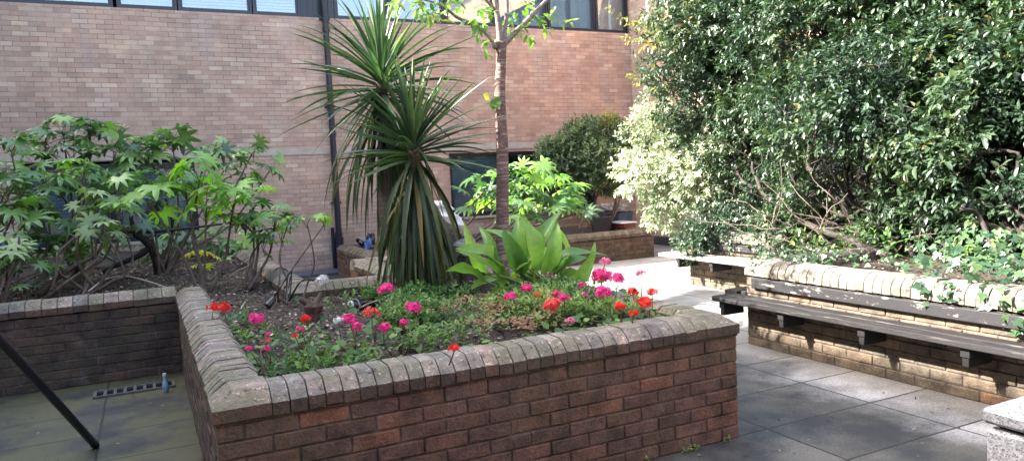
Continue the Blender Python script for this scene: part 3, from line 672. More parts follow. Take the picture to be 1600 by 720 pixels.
def corner_block(mb, c, sx, sy_, z, w=.235, over=.012, ht=.115, lip=.054, rnd=.4):
    """hipped corner special; (sx, sy_) point outwards"""
    c = np.array(c, float); x0, y0 = c[0]+sx*over, c[1]+sy_*over; x1, y1 = x0-sx*w, y0-sy_*w; k = .085
    lo = [(x0, y0), (x1, y0), (x1, y1), (x0, y1)]; hi = [(x0-sx*k, y0-sy_*k), (x1, y0-sy_*k), (x1, y1), (x0-sx*k, y1)]
    vs = [(x, y, z) for x, y in lo]+[(x, y, z+lip) for x, y in lo]+[(x, y, z+ht) for x, y in hi]
    fs = [(3, 2, 1, 0), (8, 9, 10, 11)]+[(i, (i+1) % 4, (i+1) % 4+4, i+4) for i in range(4)]+[(i+4, (i+1) % 4+4, (i+1) % 4+8, i+8) for i in range(4)]
    if sx*sy_ < 0: fs = [f[::-1] for f in fs]
    mb.add(vs, fs, rnd)
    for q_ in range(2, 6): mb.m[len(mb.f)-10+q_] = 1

WT = .225
# big L planter in the foreground
pl = thing('brick_planter', 'large brick raised bed in the foreground with mossy coping full of geraniums', 'planter', (1.6, 3.25, 0))
X0, X1, Y0, YB, YM, XB, ZW = .20, 3.00, 3.25, 7.05, 6.40, 1.05, .60
b = MB(); mo = MB()
brick_run(b, mo, (X0, Y0, 0), (1, 0, 0), X1-X0, (0, -1, 0), 0, 8, seed=1)
brick_run(b, mo, (X1, Y0+.11, 0), (0, 1, 0), 8.2-Y0-.11, (1, 0, 0), 0, 8, seed=3)
brick_run(b, mo, (XB+.2, YM+WT, 0), (1, 0, 0), 2.0-XB-.2, (0, 1, 0), 0, 8, seed=4)
brick_run(b, mo, (XB, YM, .45), (1, 0, 0), 2.0-XB, (0, -1, 0), .45, 2, seed=5)
brick_run(b, mo, (XB+.225, YM+WT, 0), (0, 1, 0), BY-.65-YM-WT, (1, 0, 0), 0, 8, seed=6)
brick_run(b, mo, (XB, YM+.0, .45), (0, 1, 0), BY-.65-YM, (-1, 0, 0), .45, 2, seed=16)
brick_run(b, mo, (2.0, YM+WT, 0), (0, 1, 0), 8.2-YM-WT, (-1, 0, 0), 0, 8, seed=7)
brick_run(b, mo, (2.0, 8.2, 0), (1, 0, 0), 1.0, (0, 1, 0), 0, 8, seed=8)
b.build('brick_wall', M['bed_brick'], pl)
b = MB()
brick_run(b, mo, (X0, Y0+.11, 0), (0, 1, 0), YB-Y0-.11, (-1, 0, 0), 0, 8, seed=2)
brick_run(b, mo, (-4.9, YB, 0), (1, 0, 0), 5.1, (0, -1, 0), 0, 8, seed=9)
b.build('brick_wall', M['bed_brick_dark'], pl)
c = MB(); mc = MB(); cz = ZW+.014; W_ = .235
e = .012
coping_run(c, mo, (X0+W_-e, Y0), (1, 0), X1-X0-2*(W_-e), (0, -1), cz, seed=1)
coping_run(c, mo, (X0, Y0+W_-e), (0, 1), YB-Y0-(W_-e)*1, (-1, 0), cz, seed=2)
coping_run(c, mo, (X1, Y0+W_-e), (0, 1), 8.2-Y0-W_+e, (1, 0), cz, seed=3)
coping_run(c, mo, (-4.9, YB), (1, 0), 5.1-.004, (0, -1), cz, unit_=.11, seed=4)
coping_run(c, mo, (XB+.22, YM), (1, 0), 2.0-XB-.22, (0, -1), cz, seed=5)
coping_run(c, mo, (XB+.001, YM+.225), (0, 1), BY-.66-YM-.225, (-1, 0), cz, seed=6)
coping_run(c, mo, (2.0, YM+.24), (0, 1), 8.0-YM-.24, (-1, 0), cz, seed=7)
coping_run(c, mo, (2.0, 8.2), (1, 0), .78, (0, 1), cz, seed=8)
corner_block(c, (X0, Y0), -1, -1, cz, rnd=.9); corner_block(c, (X1, Y0), 1, -1, cz, rnd=.15)
corner_block(c, (XB, YM), -1, -1, cz, rnd=.5)
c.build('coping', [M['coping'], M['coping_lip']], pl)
mo.build('mortar', M['mortar'], pl)
# creasing tile under the coping, coloured dark to draw its shadow gap
b = MB(); b.box((X0-.001, Y0-.002, ZW-.003), (X1+.001, Y0+.05, ZW+.003)); b.box((X0-.005, Y0-.006, ZW+.005), (X1+.005, Y0+.05, ZW+.010)); b.box((X0-.004, Y0+.051, ZW-.003), (X0+.05, YB-.06, ZW+.004)); b.box((X1-.05, Y0+.051, ZW-.003), (X1+.004, 8.1, ZW+.004)); b.build('shadow_gap_tile', M['bed_brick_dark'], pl)

# low planter against the back wall
p2 = thing('low_brick_planter', 'low brown brick bed along the back wall holding a multi stemmed shrub', 'planter', (5.5, 10.8, 0))
b = MB(); mo = MB(); CX0, CX1, CY0 = 2.9, 8.1, 10.8
brick_run(b, mo, (CX0, CY0, 0), (1, 0, 0), CX1-CX0, (0, -1, 0), 0, 5, hh=.068, seed=21)
brick_run(b, mo, (CX1, CY0+.11, 0), (0, 1, 0), BY-.65-CY0-.11, (1, 0, 0), 0, 5, hh=.068, seed=22)
brick_run(b, mo, (CX0, CY0+.11, 0), (0, 1, 0), BY-.65-CY0-.11, (-1, 0, 0), 0, 5, hh=.068, seed=23)
b.build('brick_wall', M['back_brick'], p2)
c = MB(); cz2 = .395
coping_run(c, mo, (CX0+W_-e, CY0), (1, 0), CX1-CX0-2*(W_-e), (0, -1), cz2, seed=21); coping_run(c, mo, (CX1, CY0+W_-e), (0, 1), 1.7, (1, 0), cz2, seed=22); coping_run(c, mo, (CX0, CY0+W_-e), (0, 1), 1.7, (-1, 0), cz2, seed=23)
corner_block(c, (CX0, CY0), -1, -1, cz2); corner_block(c, (CX1, CY0), 1, -1, cz2)
c.build('coping', [M['coping_brown'], M['coping_brown']], p2); mo.build('mortar', M['mortar'], p2)

# planter with the wall benches on the right
p3 = thing('stepped_brick_planter', 'stepped brick bed on the right with pale rounded coping carrying the wall benches', 'planter', (5.5, 4.9, 0))
DX, DY, EX, EY = 4.68, 4.93, 6.50, 7.90
b = MB(); mo = MB()
brick_run(b, mo, (DX, -.9, 0), (0, 1, 0), DY+.9, (-1, 0, 0), 0, 8, seed=31)
brick_run(b, mo, (DX+.105, DY, 0), (1, 0, 0), EX-DX-.105, (0, 1, 0), 0, 8, seed=32)
brick_run(b, mo, (EX, DY, 0), (0, 1, 0), EY-DY, (-1, 0, 0), 0, 8, seed=33)
brick_run(b, mo, (EX+.105, EY, 0), (1, 0, 0), RX-EX-.17, (0, 1, 0), 0, 8, seed=34)
b.build('brick_wall', M['bench_brick'], p3)
c = MB()
coping_run(c, mo, (DX, -.9), (0, 1), DY+.9-W_+e, (-1, 0), cz, round_=True, ht=.13, seed=31)
coping_run(c, mo, (DX+W_-e, DY), (1, 0), EX-DX-W_, (0, 1), cz, round_=True, ht=.13, seed=32)
coping_run(c, mo, (EX, DY+.02), (0, 1), EY-DY-W_, (-1, 0), cz, round_=True, ht=.13, seed=33)
coping_run(c, mo, (EX+W_-e, EY), (1, 0), RX-EX-.3, (0, 1), cz, round_=True, ht=.13, seed=34)
corner_block(c, (DX, DY), -1, 1, cz, ht=.13); corner_block(c, (EX, EY), -1, 1, cz, ht=.13)
c.build('coping', [M['coping_pale'], M['coping_pale']], p3); mo.build('mortar', M['mortar'], p3)

# ------------------------------------------------------------------ wall benches
def bench(label, face, out, along, a0, a1, bk0, bk1, seat_m, slat_m, brackets, seatw=.27):
    """timber seat on iron brackets fixed to a wall face; out = away from the wall, along = length"""
    face = np.array(face, float); out = np.array(out, float); al = np.array(along, float)
    mid = face+al*(a0+a1)/2+out*.15
    t = thing('wall_bench', label, 'bench', (mid[0], mid[1], .0), 'timber benches fixed to the brick bed walls')
    def bx(mb, s0, s1, o0, o1, z0, z1, bev=.006, rnd=.5):
        p = face+al*s0+out*o0; q = face+al*s1+out*o1; lo = np.minimum(p, q); hi = np.maximum(p, q)
        mb.box((lo[0], lo[1], z0), (hi[0], hi[1], z1), rnd=rnd, bev=bev, jit=.001)
    w = (seatw-.02)/2
    for k in range(2):
        m_ = MB(); o0 = .02+k*(w+.02); bx(m_, a0+(.0 if k else .03), a1, o0, o0+w, .398, .44); m_.build('seat_plank', seat_m, t)
    m_ = MB(); bx(m_, bk0, bk1, .003, .04, .512, .598); m_.build('back_slat', slat_m, t)
    for s in brackets:
        m_ = MB(); bx(m_, s-.030, s+.030, .002, seatw-.012, .335, .397, .003); bx(m_, s-.022, s+.022, .002, seatw-.020, .275, .333, .003)
        m_.build('bracket', M['iron'], t)
    return t
bench('long weathered black bench in front of the ivy covered coping at right', (DX, 0), (-1, 0), (0, 1), .6, 5.08, .8, 4.84, M['seat'], M['slat'], (4.99, 4.32, 3.58, 2.84, 2.1, 1.3), .25)
bench('bench with sun glare painted pale below the pale variegated shrub in the bright middle of the court', (EX, 0), (-1, 0), (0, 1), 5.55, 8.12, 6.35, 7.75, M['slat_glare'], M['slat'], (7.75, 7.12, 6.4), .33)
bench('short dark bench end poking out behind the corner of the right hand bed', (0, DY), (0, 1), (1, 0), 4.74, 6.0, 4.9, 6.1, M['seat'], M['slat'], (5.0, 5.8), .33)

# ------------------------------------------------------------------ speckled concrete block, pole, drain, litter
t = thing('concrete_litter_bin', 'pale speckled concrete block bin with a slab lid at the lower right edge', 'litter bin', (2.75, 1.2, 0))
b = MB(); b.box((2.47, .93, 0), (3.05, 1.51, .665), bev=.012); b.build('body', M['granite'], t)
b = MB(); b.box((2.50, .96, .665), (3.02, 1.48, .682)); b.build('dark_gap', M['black_plastic'], t)  # black strip filling the dark gap below the lid
b = MB(); b.box((2.46, .92, .682), (3.06, 1.52, .735), bev=.012); b.build('lid', M['granite'], t)
b = MB(); b.lathe((2.86, 1.33, .735), [(.045, 0), (.05, .02), (.042, .05), (.02, .06)], 14); b.build('lid_knob', M['black_plastic'], t, smooth=True)

foot = onz(150, 696, .012); mid_ = ony(0, 530, 4.55); dirp = (mid_-foot); top = foot+dirp*2.6
b = MB(); b.tube([foot, foot+dirp*.03, top], [.018, .023, .023], 18)
t = thing('leaning_pole', 'black pole slanting out of the lower left edge onto the paving', 'pole', foot)
b.build('shaft', M['pole'], t, smooth=True)
b = MB(); b.tube([foot-dirp*.004, foot+dirp*.03], [.0205, .0255], 18); b.build('end_cap', M['iron'], t)

dr = thing('drain_grate', 'dark slotted drain grate by the foot of the shaded left bed wall', 'drain', (-.15, 6.62, 0))
b = MB()
b.box((-.46, 6.52, .0), (.12, 6.54, .018)); b.box((-.46, 6.70, .0), (.12, 6.72, .018))
for k in range(9): x = -.46+k*.07; b.box((x, 6.541, .0), (x+.022, 6.699, .016))
b.build('grating', m_simple('drain_cover', (0.10, 0.095, 0.08), 0.8, var=.3), dr)
b = MB(); b.box((-.45, 6.535, .0), (.11, 6.705, .004)); b.build('drain_channel', M['black_plastic'], dr)
q = onz(259, 612, .0)
t = thing('small_bottle', 'tiny pale blue bottle standing on the paving beside the drain grate', 'bottle', q)
b = MB(); b.lathe(q, [(.016, 0), (.022, .004), (.022, .06), (.017, .08), (.011, .10), (.012, .125), (.016, .135)], 12); b.build('bottle_body', M['cyan_plastic'], t, smooth=True)
b = MB(); b.lathe((q[0], q[1], .135), [(.013, 0), (.013, .014)], 12); b.build('cap', M['white_plastic'], t)

# ------------------------------------------------------------------ leaf litter
def scatter_rects(rects, k):
    ar = np.array([(r_[2]-r_[0])*(r_[3]-r_[1]) for r_ in rects]); idx = rng.choice(len(rects), k, p=ar/ar.sum()); P = []
    for i in idx: r_ = rects[i]; P.append((rng.uniform(r_[0], r_[2]), rng.uniform(r_[1], r_[3])))
    return np.array(P)
def soil_z(x, y, z=.615, amp=.05, seed=0): return z+amp*noise.noise(Vector((x*1.7, y*1.7, seed)))+amp*.5*noise.noise(Vector((x*7, y*7, seed)))
def litter(name, rects, k, z, seed, size=.03):
    P = scatter_rects(rects, k); O = np.array([(x, y, soil_z(x, y, z, seed=seed)+.006) for x, y in P]); X = rdir(k); X[:, 2] *= .25; N = np.tile([0, 0, 1.], (k, 1))+rng.normal(size=(k, 3))*.35
    o = instances(name, LEAF, O, X, N, size*(.4+rng.random(k)*1.1), rng.random(k)**1.3, M['litter'], None, W=.5+rng.random(k))
    return tag(o, 'dead leaves and bark chips lying on the soil', None, kind='stuff')
litter('leaf_litter', [(.42, 3.47, 2.8, 6.4), (.42, 6.4, 1.03, 7.2), (-3.0, 7.3, 1.03, 10.5)], 19000, .615, 0)
litter('leaf_litter', [(4.9, 1.0, 6.6, 4.7), (6.7, 4.75, 8.0, 7.7)], 2500, .64, 9)
k = 1100; P = np.column_stack([rng.uniform(-1.2, 4.6, k), rng.uniform(1.8, 9.5, k)]); ok = [not (.1 < x < 3.1 and 3.2 < y < 8.3) and not (x < .25 and y > 6.95) for x, y in P]; P = P[ok]; k = len(P)
O = np.column_stack([P, np.full(k, .006)]); X = rdir(k); X[:, 2] *= .1
tag(instances('fallen_leaves', LEAF, O, X, np.tile([0, 0, 1.], (k, 1))+rng.normal(size=(k, 3))*.15, .012+.02*rng.random(k), rng.random(k), M['litter']), 'small dead leaves scattered on the paving', None, kind='stuff')

# ================================================================== PLANTS
def wander(a, b_, amp=.05, n=7, sag=0.0):
    a = np.array(a, float); b_ = np.array(b_, float); pts = []
    for i in range(n+1):
        t = i/n; j = rng.normal(size=3)*amp*math.sin(PI*t); pts.append(a+(b_-a)*t+j+np.array([0, 0, -sag*math.sin(PI*t)]))
    return smooth_path(pts, 3)

# --- fatsia shrubs -------------------------------------------------
def fatsia(label, base, stems, leafmat, extra=None, size=.19, nleaf=7, bark='twig', group='fatsia shrubs with hand shaped leaves', rsc=1.0, name='fatsia_shrub', tmpl=FATS):
    base = np.array(base, float); t = thing(name, label, 'shrub', base, group); sm = MB(); sets = {}
    for st in stems:
        tip = np.array(st[0], float); mat = st[1] if len(st) > 1 and st[1] else leafmat; sc = (st[2] if len(st) > 2 else 1.0)*1.12; nl = st[3] if len(st) > 3 else nleaf
        b0 = base+np.array([rng.normal()*.05, rng.normal()*.05, 0]); mid = b0*.45+tip*.55+np.array([0, 0, -.12*abs(tip[2]-b0[2])])+rng.normal(size=3)*.12
        sm.tube(smooth_path([b0, (b0+mid)/2+rng.normal(size=3)*.03, mid, tip], 5), np.array([.019, .015, .011, .008])*rsc, 7)
        for i in range(nl):
            an = i*2.4+rng.random()*.5; el = R(rng.uniform(-22, 62)) if i > 2 else R(rng.uniform(45, 80)); pl_ = size*sc*rng.uniform(.7, 1.25)
            d = np.array([math.cos(an)*math.cos(el), math.sin(an)*math.cos(el), math.sin(el)]); o = tip-np.array([0, 0, rng.uniform(0, .12)])
            e_ = o+d*pl_; sm.tube([o, o+d*pl_*.5+np.array([0, 0, .015]), e_], [.0035, .003, .0025], 4, cap=False)
            h = unit(np.array([d[0], d[1], 0])+rng.normal(size=3)*.1)
            x = unit(h+np.array([0, 0, rng.uniform(-.8, .3)])); nn = unit(np.array([0, 0, 1.])+h*rng.uniform(-.2, .9)+rng.normal(size=3)*.42+(EYE-e_)/np.linalg.norm(EYE-e_)*.15)
            sets.setdefault(mat, []).append((e_, x, nn, size*sc*rng.uniform(.75, 1.2), rng.random()))
    sm.build('stems', M[bark], t, smooth=True)
    for mt, L_ in sets.items():
        instances('foliage', tmpl, np.array([a[0] for a in L_]), np.array([a[1] for a in L_]), np.array([a[2] for a in L_]), np.array([a[3] for a in L_]), np.array([a[4] for a in L_]), M[mt], t)
    return t, sm
F = 'fatsia'
fatsia('dark fatsia cut off by the left edge of the photo, leaning over the bed', (-1.45, 8.9, .6),
       [(ony(18, 238, 9.0),), (ony(8, 300, 8.8),), (ony(45, 285, 9.0),), (ony(20, 345, 8.6),), (ony(58, 330, 9.1),), (ony(-40, 320, 8.8),), (ony(12, 405, 7.9), 'fatsia_pale', .8, 5), (ony(75, 385, 8.9),), (ony(40, 400, 9.3),)], F)
fatsia('tall fatsia with its top whorls against the brick above the left window', (-.75, 9.3, .6),
       [(ony(72, 215, 9.8), None, .9, 7), (ony(98, 205, 9.8), None, .9, 7), (ony(140, 212, 9.7), None, 1, 9), (ony(178, 236, 9.6),), (ony(112, 245, 9.6),), (ony(92, 300, 9.4),), (ony(205, 262, 9.6),), (ony(130, 300, 9.3),), (ony(62, 262, 9.7),)], F)
fatsia('wilting fatsia with limp pale leaves between the two tall fatsias', (-.55, 8.3, .6),
       [(ony(128, 272, 8.8), 'fatsia', 1, 7), (ony(150, 318, 8.4), 'fatsia_pale', .85, 6), (ony(135, 335, 8.5), 'fatsia_pale', .8, 7), (ony(160, 355, 8.2), 'fatsia_pale', .7, 6), (ony(185, 300, 8.6),), (ony(110, 365, 8.7),), (ony(190, 345, 8.9),)], F, size=.18)
fatsia('broad fatsia with dense dark whorls left of the black downpipe', (.15, 9.3, .6),
       [(ony(248, 232, 9.6),), (ony(270, 225, 9.6),), (ony(222, 262, 9.5),), (ony(330, 240, 9.7), None, .9, 7), (ony(352, 262, 9.6),), (ony(300, 285, 9.4),), (ony(240, 300, 9.2),), (ony(395, 238, 9.9), None, .75, 6), (ony(425, 262, 9.9), None, .75, 5), (ony(385, 285, 9.8),), (ony(260, 345, 9.4),)], F)
fatsia('young fatsia with large fresh bright green leaves on a thin upright stem', (.42, 7.45, .6),
       [(ony(312, 282, 7.5), 'fatsia_bright', 1.1, 6), (ony(322, 330, 7.5), 'fatsia_bright', 1.0, 5), (ony(235, 318, 7.7), 'fatsia_bright', 1.15, 5), (ony(365, 318, 7.6), 'fatsia_bright', 1.0, 6), (ony(290, 300, 7.8), 'fatsia', .9, 5)], F, size=.205)
fatsia('fatsia with mid green whorls rising beside the bed corner behind the red geranium', (.85, 7.5, .6),
       [(ony(395, 318, 7.9), None, .9, 7), (ony(430, 345, 7.7), None, .85, 7), (ony(382, 350, 7.8), None, .9, 7), (ony(410, 375, 7.6), None, .7, 5)], F, size=.17)
fatsia('spindly young fatsia with three small whorls standing by the end of the recessed wall', (1.0, 6.25, .6),
       [(ony(452, 345, 6.3), 'fatsia', .8, 3), (ony(480, 350, 6.3), 'fatsia', .7, 2), (ony(506, 352, 6.3), 'fatsia_bright', .8, 2), (ony(440, 368, 6.3), 'fatsia', .7, 2)], F, size=.12, rsc=.55)
fatsia('small fatsia seedling with yellowed leaves low among the dark branches', (.28, 8.4, .6),
       [(ony(310, 405, 8.4), 'fatsia_yellow', .9, 2), (ony(328, 398, 8.5), 'fatsia_yellow', .7, 2), (ony(312, 425, 8.3), 'fatsia_yellow', .7, 2)], F, size=.14, rsc=.5)
fatsia('low dark fatsia filling the shade under the left window', (-.1, 10.6, .6),
       [(ony(250, 395, 10.8),), (ony(280, 385, 10.8),), (ony(180, 380, 10.9),), (ony(345, 395, 10.9),), (ony(370, 400, 10.7),), (ony(120, 395, 10.7),), (ony(330, 370, 10.9),)], F)
fatsia('narrow lobed fatsia spreading behind the cherry tree trunk', (2.72, 7.3, .6),
       [(ony(800, 286, 7.6),), (ony(838, 274, 7.6),), (ony(868, 286, 7.8), 'fatsia_bright', 1, 6), (ony(762, 292, 7.5),), (ony(888, 314, 7.8), 'fatsia', 1, 9), (ony(830, 308, 7.3),), (ony(812, 330, 7.0), None, .95, 6), (ony(905, 333, 7.6), 'fatsia', .95, 5), (ony(860, 328, 7.5),), (ony(742, 314, 7.5), None, .8, 6), (ony(790, 308, 7.6),)], F, size=.19, tmpl=FATS9)

fatsia('low fatsia hugging the soil at the far left corner of the bed', (-1.5, 7.9, .6),
       [(ony(10, 372, 8.2), None, .8, 6), (ony(35, 395, 8.1), None, .8, 6), (ony(8, 425, 7.8), None, .8, 6), (ony(70, 420, 8.4), None, .7, 6), (ony(110, 400, 8.9), None, .7, 6), (ony(-30, 410, 8.0), None, .9, 6)], F, size=.16)
# gnarled branches in the left bed
t = thing('gnarled_branches', 'bare gnarled pale branches sprawling over the soil at the far left', 'branches', (-.6, 8.6, .6))
b = MB()
def br(pts, rad, Y, mb=None, n=7): (mb or b).tube(smooth_path([ony(x, y, Y) if len((x, y)) == 2 else (x, y) for x, y in pts], 4), rad, n)
br([(62, 462), (85, 438), (118, 415), (150, 398), (160, 380)], [.026, .024, .02, .012], 8.5)
br([(66, 470), (100, 444), (130, 424), (155, 404)], [.022, .02, .014], 8.3)
br([(80, 455), (88, 425), (92, 395), (115, 372), (108, 366)], [.016, .012, .008], 8.1)
br([(0, 470), (30, 450), (60, 440), (75, 420)], [.02, .016, .01], 8.2)
br([(4, 478), (14, 440), (28, 405), (30, 370)], [.02, .015, .01], 7.9)
b.build('branch', M['twig'], t, smooth=True)
t = thing('old_fatsia_trunk', 'thick dark leaning trunk in the shade under the left window', 'tree trunk', (.12, 9.4, .6))
b = MB()
br([(250, 452), (248, 420), (236, 385), (212, 365), (190, 358)], [.06, .055, .045, .03], 9.4)
br([(236, 385), (215, 400), (180, 415), (160, 425)], [.04, .03, .02], 9.4)
br([(180, 362), (230, 362), (290, 357), (330, 352), (378, 346)], [.018, .018, .014, .008], 8.9)
br([(255, 430), (262, 395), (270, 350), (258, 310)], [.03, .022, .014], 9.5)
br([(212, 365), (205, 335), (222, 300)], [.03, .02, .012], 9.5)
b.build('trunk', M['bark'], t, smooth=True)
t = thing('arching_stick', 'long pale dead stick arching over the soil of the left bed', 'stick', ony(150, 460, 7.9))
b = MB(); b.tube(smooth_path([onz(*p) for p in ((138, 455, .68), (165, 436, .72), (200, 432, .74), (240, 442, .70), (268, 452, .64))], 5), [.007, .008, .006], 6); b.build('stick', M['pale_twig'], t)
for i, (a, b_, r_, lab) in enumerate((((298, 448, .64), (318, 466, .67), .011, 'stubby pale stick lying beside the coping corner'),
        ((358, 432, .66), (408, 402, .84), .007, 'pale stick poking up with a bent tip near the bed corner'),
        ((352, 466, .62), (398, 425, .72), .009, 'straight brown stick leaning in the corner of the bed'),
        ((545, 486, .63), (608, 462, .72), .008, 'thin pale stick lying across the dark bottle'),
        ((372, 492, .64), (386, 468, .70), .008, 'short broken stick on the litter behind the red geranium'))):
    t = thing('stick', lab, 'stick', onz(*a), 'dead sticks on the bed'); m_ = MB(); m_.tube(wander(onz(*a), onz(*b_), .008, 4), [r_, r_*.7], 6); m_.build('dead_wood', M['pale_twig'] if i != 2 else M['twig'], t)

# --- cordyline palm -------------------------------------------------
def ribbon_set(name, O, D, L, Wd, droop, rnd, mat, parent, seg=9, fold=.35, twist=None):
    V = []; Fc = []; Rr = []
    for i in range(len(O)):
        d = D[i]/np.linalg.norm(D[i]); p = np.array(O[i], float); side = np.cross(d, (0, 0, 1)); side = side/(np.linalg.norm(side)+1e-6)
        st = L[i]/seg; base = len(V)
        for k in range(seg+1):
            t = k/seg; w = Wd[i]*(min(1, .45+t*3)*(1-t**2.2)+.02)
            nn = np.cross(side, d); s2 = side
            if twist is not None: a = twist[i]*t; s2 = side*math.cos(a)+nn*math.sin(a); nn = np.cross(s2, d)
            V += [p-s2*w*.5+nn*w*fold, p, p+s2*w*.5+nn*w*fold]; Rr += [rnd[i]]*3
            p = p+d*st; g_ = droop[i]*(.25+t*1.3)/seg; d = d+np.array([0, 0, -g_]); d = d/np.linalg.norm(d)
        for k in range(seg):
            q = base+k*3; Fc += [(q, q+1, q+4, q+3), (q+1, q+2, q+5, q+4)]
    me = bpy.data.meshes.new(name); me.from_pydata([tuple(v) for v in V], [], Fc); me.materials.append(mat)
    me.polygons.foreach_set('use_smooth', [True]*len(Fc)); at = me.attributes.new('rnd', 'FLOAT', 'POINT'); at.data.foreach_set('value', Rr); me.update()
    return link(name, me, parent)
palm = thing('cordyline_palm', 'two headed cordyline palm with sword leaves and a long hanging skirt', 'palm tree', (1.97, 5.95, .6))
h1 = ony(596, 128, 6.45); h2 = ony(646, 228, 5.95); pb = onz(652, 462, .6)
b = MB(); b.tube(smooth_path([pb, pb+np.array([.0, .0, .5]), (pb*.4+h2*.6), h2], 5), [.085, .075, .06, .05], 12); b.tube(smooth_path([pb+np.array([-.03, .10, 0]), pb+np.array([-.12, .35, .7]), h1-np.array([0, 0, .5]), h1], 5), [.08, .07, .055, .05], 12)
b.build('trunk', M['palm_bark'], palm, smooth=True)
def crown(h, n, L0, lo, hi, name='leaf_crown', mat='palm', w=.045, dro=(.35, 1.1), bias=None, rb=.0):
    O = []; D = []; L = []; W_l = []; dr_ = []; rn = []
    for i in range(n):
        an = i*2.399+rng.random()*.3; t = (i+.5)/n; el = R(hi+(lo-hi)*t+rng.normal()*5)
        d = np.array([math.cos(an)*math.cos(el), math.sin(an)*math.cos(el), math.sin(el)])
        if bias is not None: d = unit(d+np.array(bias)*.25)
        O.append(h+np.array([0, 0, .10-.22*t])+d*.03); D.append(d); L.append(L0*rng.uniform(.74, 1.08)*(.80 if el > R(48) else 1.0)); W_l.append(w*rng.uniform(.8, 1.15)); dr_.append(rng.uniform(*dro)*(1 if el > 0 else .8)); rn.append(rng.random()*.9+.1*(t < .3)+rb)
    return ribbon_set(name, O, D, L, W_l, dr_, rn, M[mat], palm, seg=10, twist=rng.normal(size=n)*.5)
crown(h1, 112, .92, -24, 84, dro=(.15, 1.15), w=.042); crown(h2, 104, .82, -14, 82, dro=(.1, .95), w=.042)
def skirt(h, n, Lr, sx=1.0, name='hanging_leaves', er=(-88, -46)):
    O = []; D = []; L = []; W_l = []; dr_ = []; rn = []
    for i in range(n):
        an = i*2.399; el = R(rng.uniform(*er)); d = np.array([math.cos(an)*math.cos(el)*sx, math.sin(an)*math.cos(el), math.sin(el)])
        O.append(h+np.array([0, 0, -rng.uniform(.05, .45)])+d*.04); D.append(d); L.append(rng.uniform(*Lr)); W_l.append(.042*rng.uniform(.8, 1.2)); dr_.append(rng.uniform(1.8, 4.2)); rn.append(rng.random())
    return ribbon_set(name, O, D, L, W_l, dr_, rn, M['palm_skirt'], palm, seg=10, twist=rng.normal(size=n)*.9)
skirt(h1, 62, (.8, 1.25), 1.0, er=(-84, -34)); skirt(h2, 115, (.8, 1.18), .9); skirt(h2-np.array([0, 0, .35]), 60, (.5, .8), .8)

# --- cherry tree ----------------------------------------------------
tree = thing('cherry_tree', 'young cherry tree with peeling ringed bark and lime green leaves', 'tree', onz(786, 452, .6))
tb = onz(786, 452, .6); TY = tb[1]
def tp(x, y, dy=0): return ony(x, y, TY+dy)
b = MB(); b.tube(smooth_path([tb, tp(785, 345), tp(785, 240), tp(781, 150), tp(783, 100), tp(783, 66)], 6), [.062, .056, .052, .047, .043, .046], 14); b.build('trunk', M['cherry_bark'], tree, smooth=True)
limbs = [[tp(782, 72), tp(778, 30), tp(772, -5), tp(768, -60)], [tp(784, 74), tp(808, 48), tp(840, 15), tp(862, -8), tp(900, -50, .3)], [tp(786, 70), tp(792, 20), tp(790, -40)],
         [tp(775, 76), tp(752, 45), tp(715, 28), tp(688, 8, -.2), tp(640, -6, -.3)], [tp(778, 20), tp(740, -20, -.2), tp(700, -60, -.3)], [tp(786, -10), tp(820, -50, .2), tp(840, -90, .3)]]
radz = [[.030, .022, .015], [.026, .022, .016, .010], [.02, .014], [.022, .016, .011, .006], [.014, .007], [.012, .006]]
for L_, r_ in zip(limbs, radz):
    b = MB(); b.tube(smooth_path(L_, 5), r_, 9); b.build('limb', M['cherry_limb'], tree, smooth=True)
C = []; D = []
def put(x, y, dy, n, s=.09):
    for _ in range(max(1, int(n*.55))): C.append(tp(x, y, dy)+rng.normal(size=3)*s); D.append(rng.normal(size=3)+np.array([0, 0, -.1]))
for x, y, dy, n in ((640, -4, -.3, 8), (620, 4, -.3, 4), (668, 5, -.25, 6), (690, 12, -.2, 6), (712, 28, 0, 6), (735, 40, 0, 7), (756, 48, 0, 6), (752, 22, -.1, 5), (765, 60, 0, 3), (800, 12, 0, 4), (812, 38, .1, 4), (830, 15, .1, 6),
                    (848, 8, .1, 6), (800, 52, 0, 2), (760, 8, 0, 5), (700, -30, -.2, 12), (780, -60, 0, 14), (860, -40, .2, 12), (640, -50, -.2, 8), (840, -90, .3, 12), (740, -80, -.2, 14)): put(x, y, dy, n)
sprigs('crown', np.array(C), np.array(D), M['cherry_leaf'], tree, leaves=6, length=.16, leaf=.085, droop=.35, rnd_tip=.3)
b = MB(); b.tube([tp(781, 152), tp(770, 150, -.02)], .003, 5); b.build('twig', M['stem'], tree)
instances('leaf', ROUND, np.array([tp(770, 152, -.05), tp(770, 158, -.05), tp(766, 150, -.06)]), np.array([[.5, -.3, -.9], [.3, 0, -1.], [-.9, -.2, -.2]]), np.array([[-.4, -1., .1]]*3), np.array([.09, .075, .07]), np.array([.2, .4, 1.0]), M['cherry_leaf'], tree)

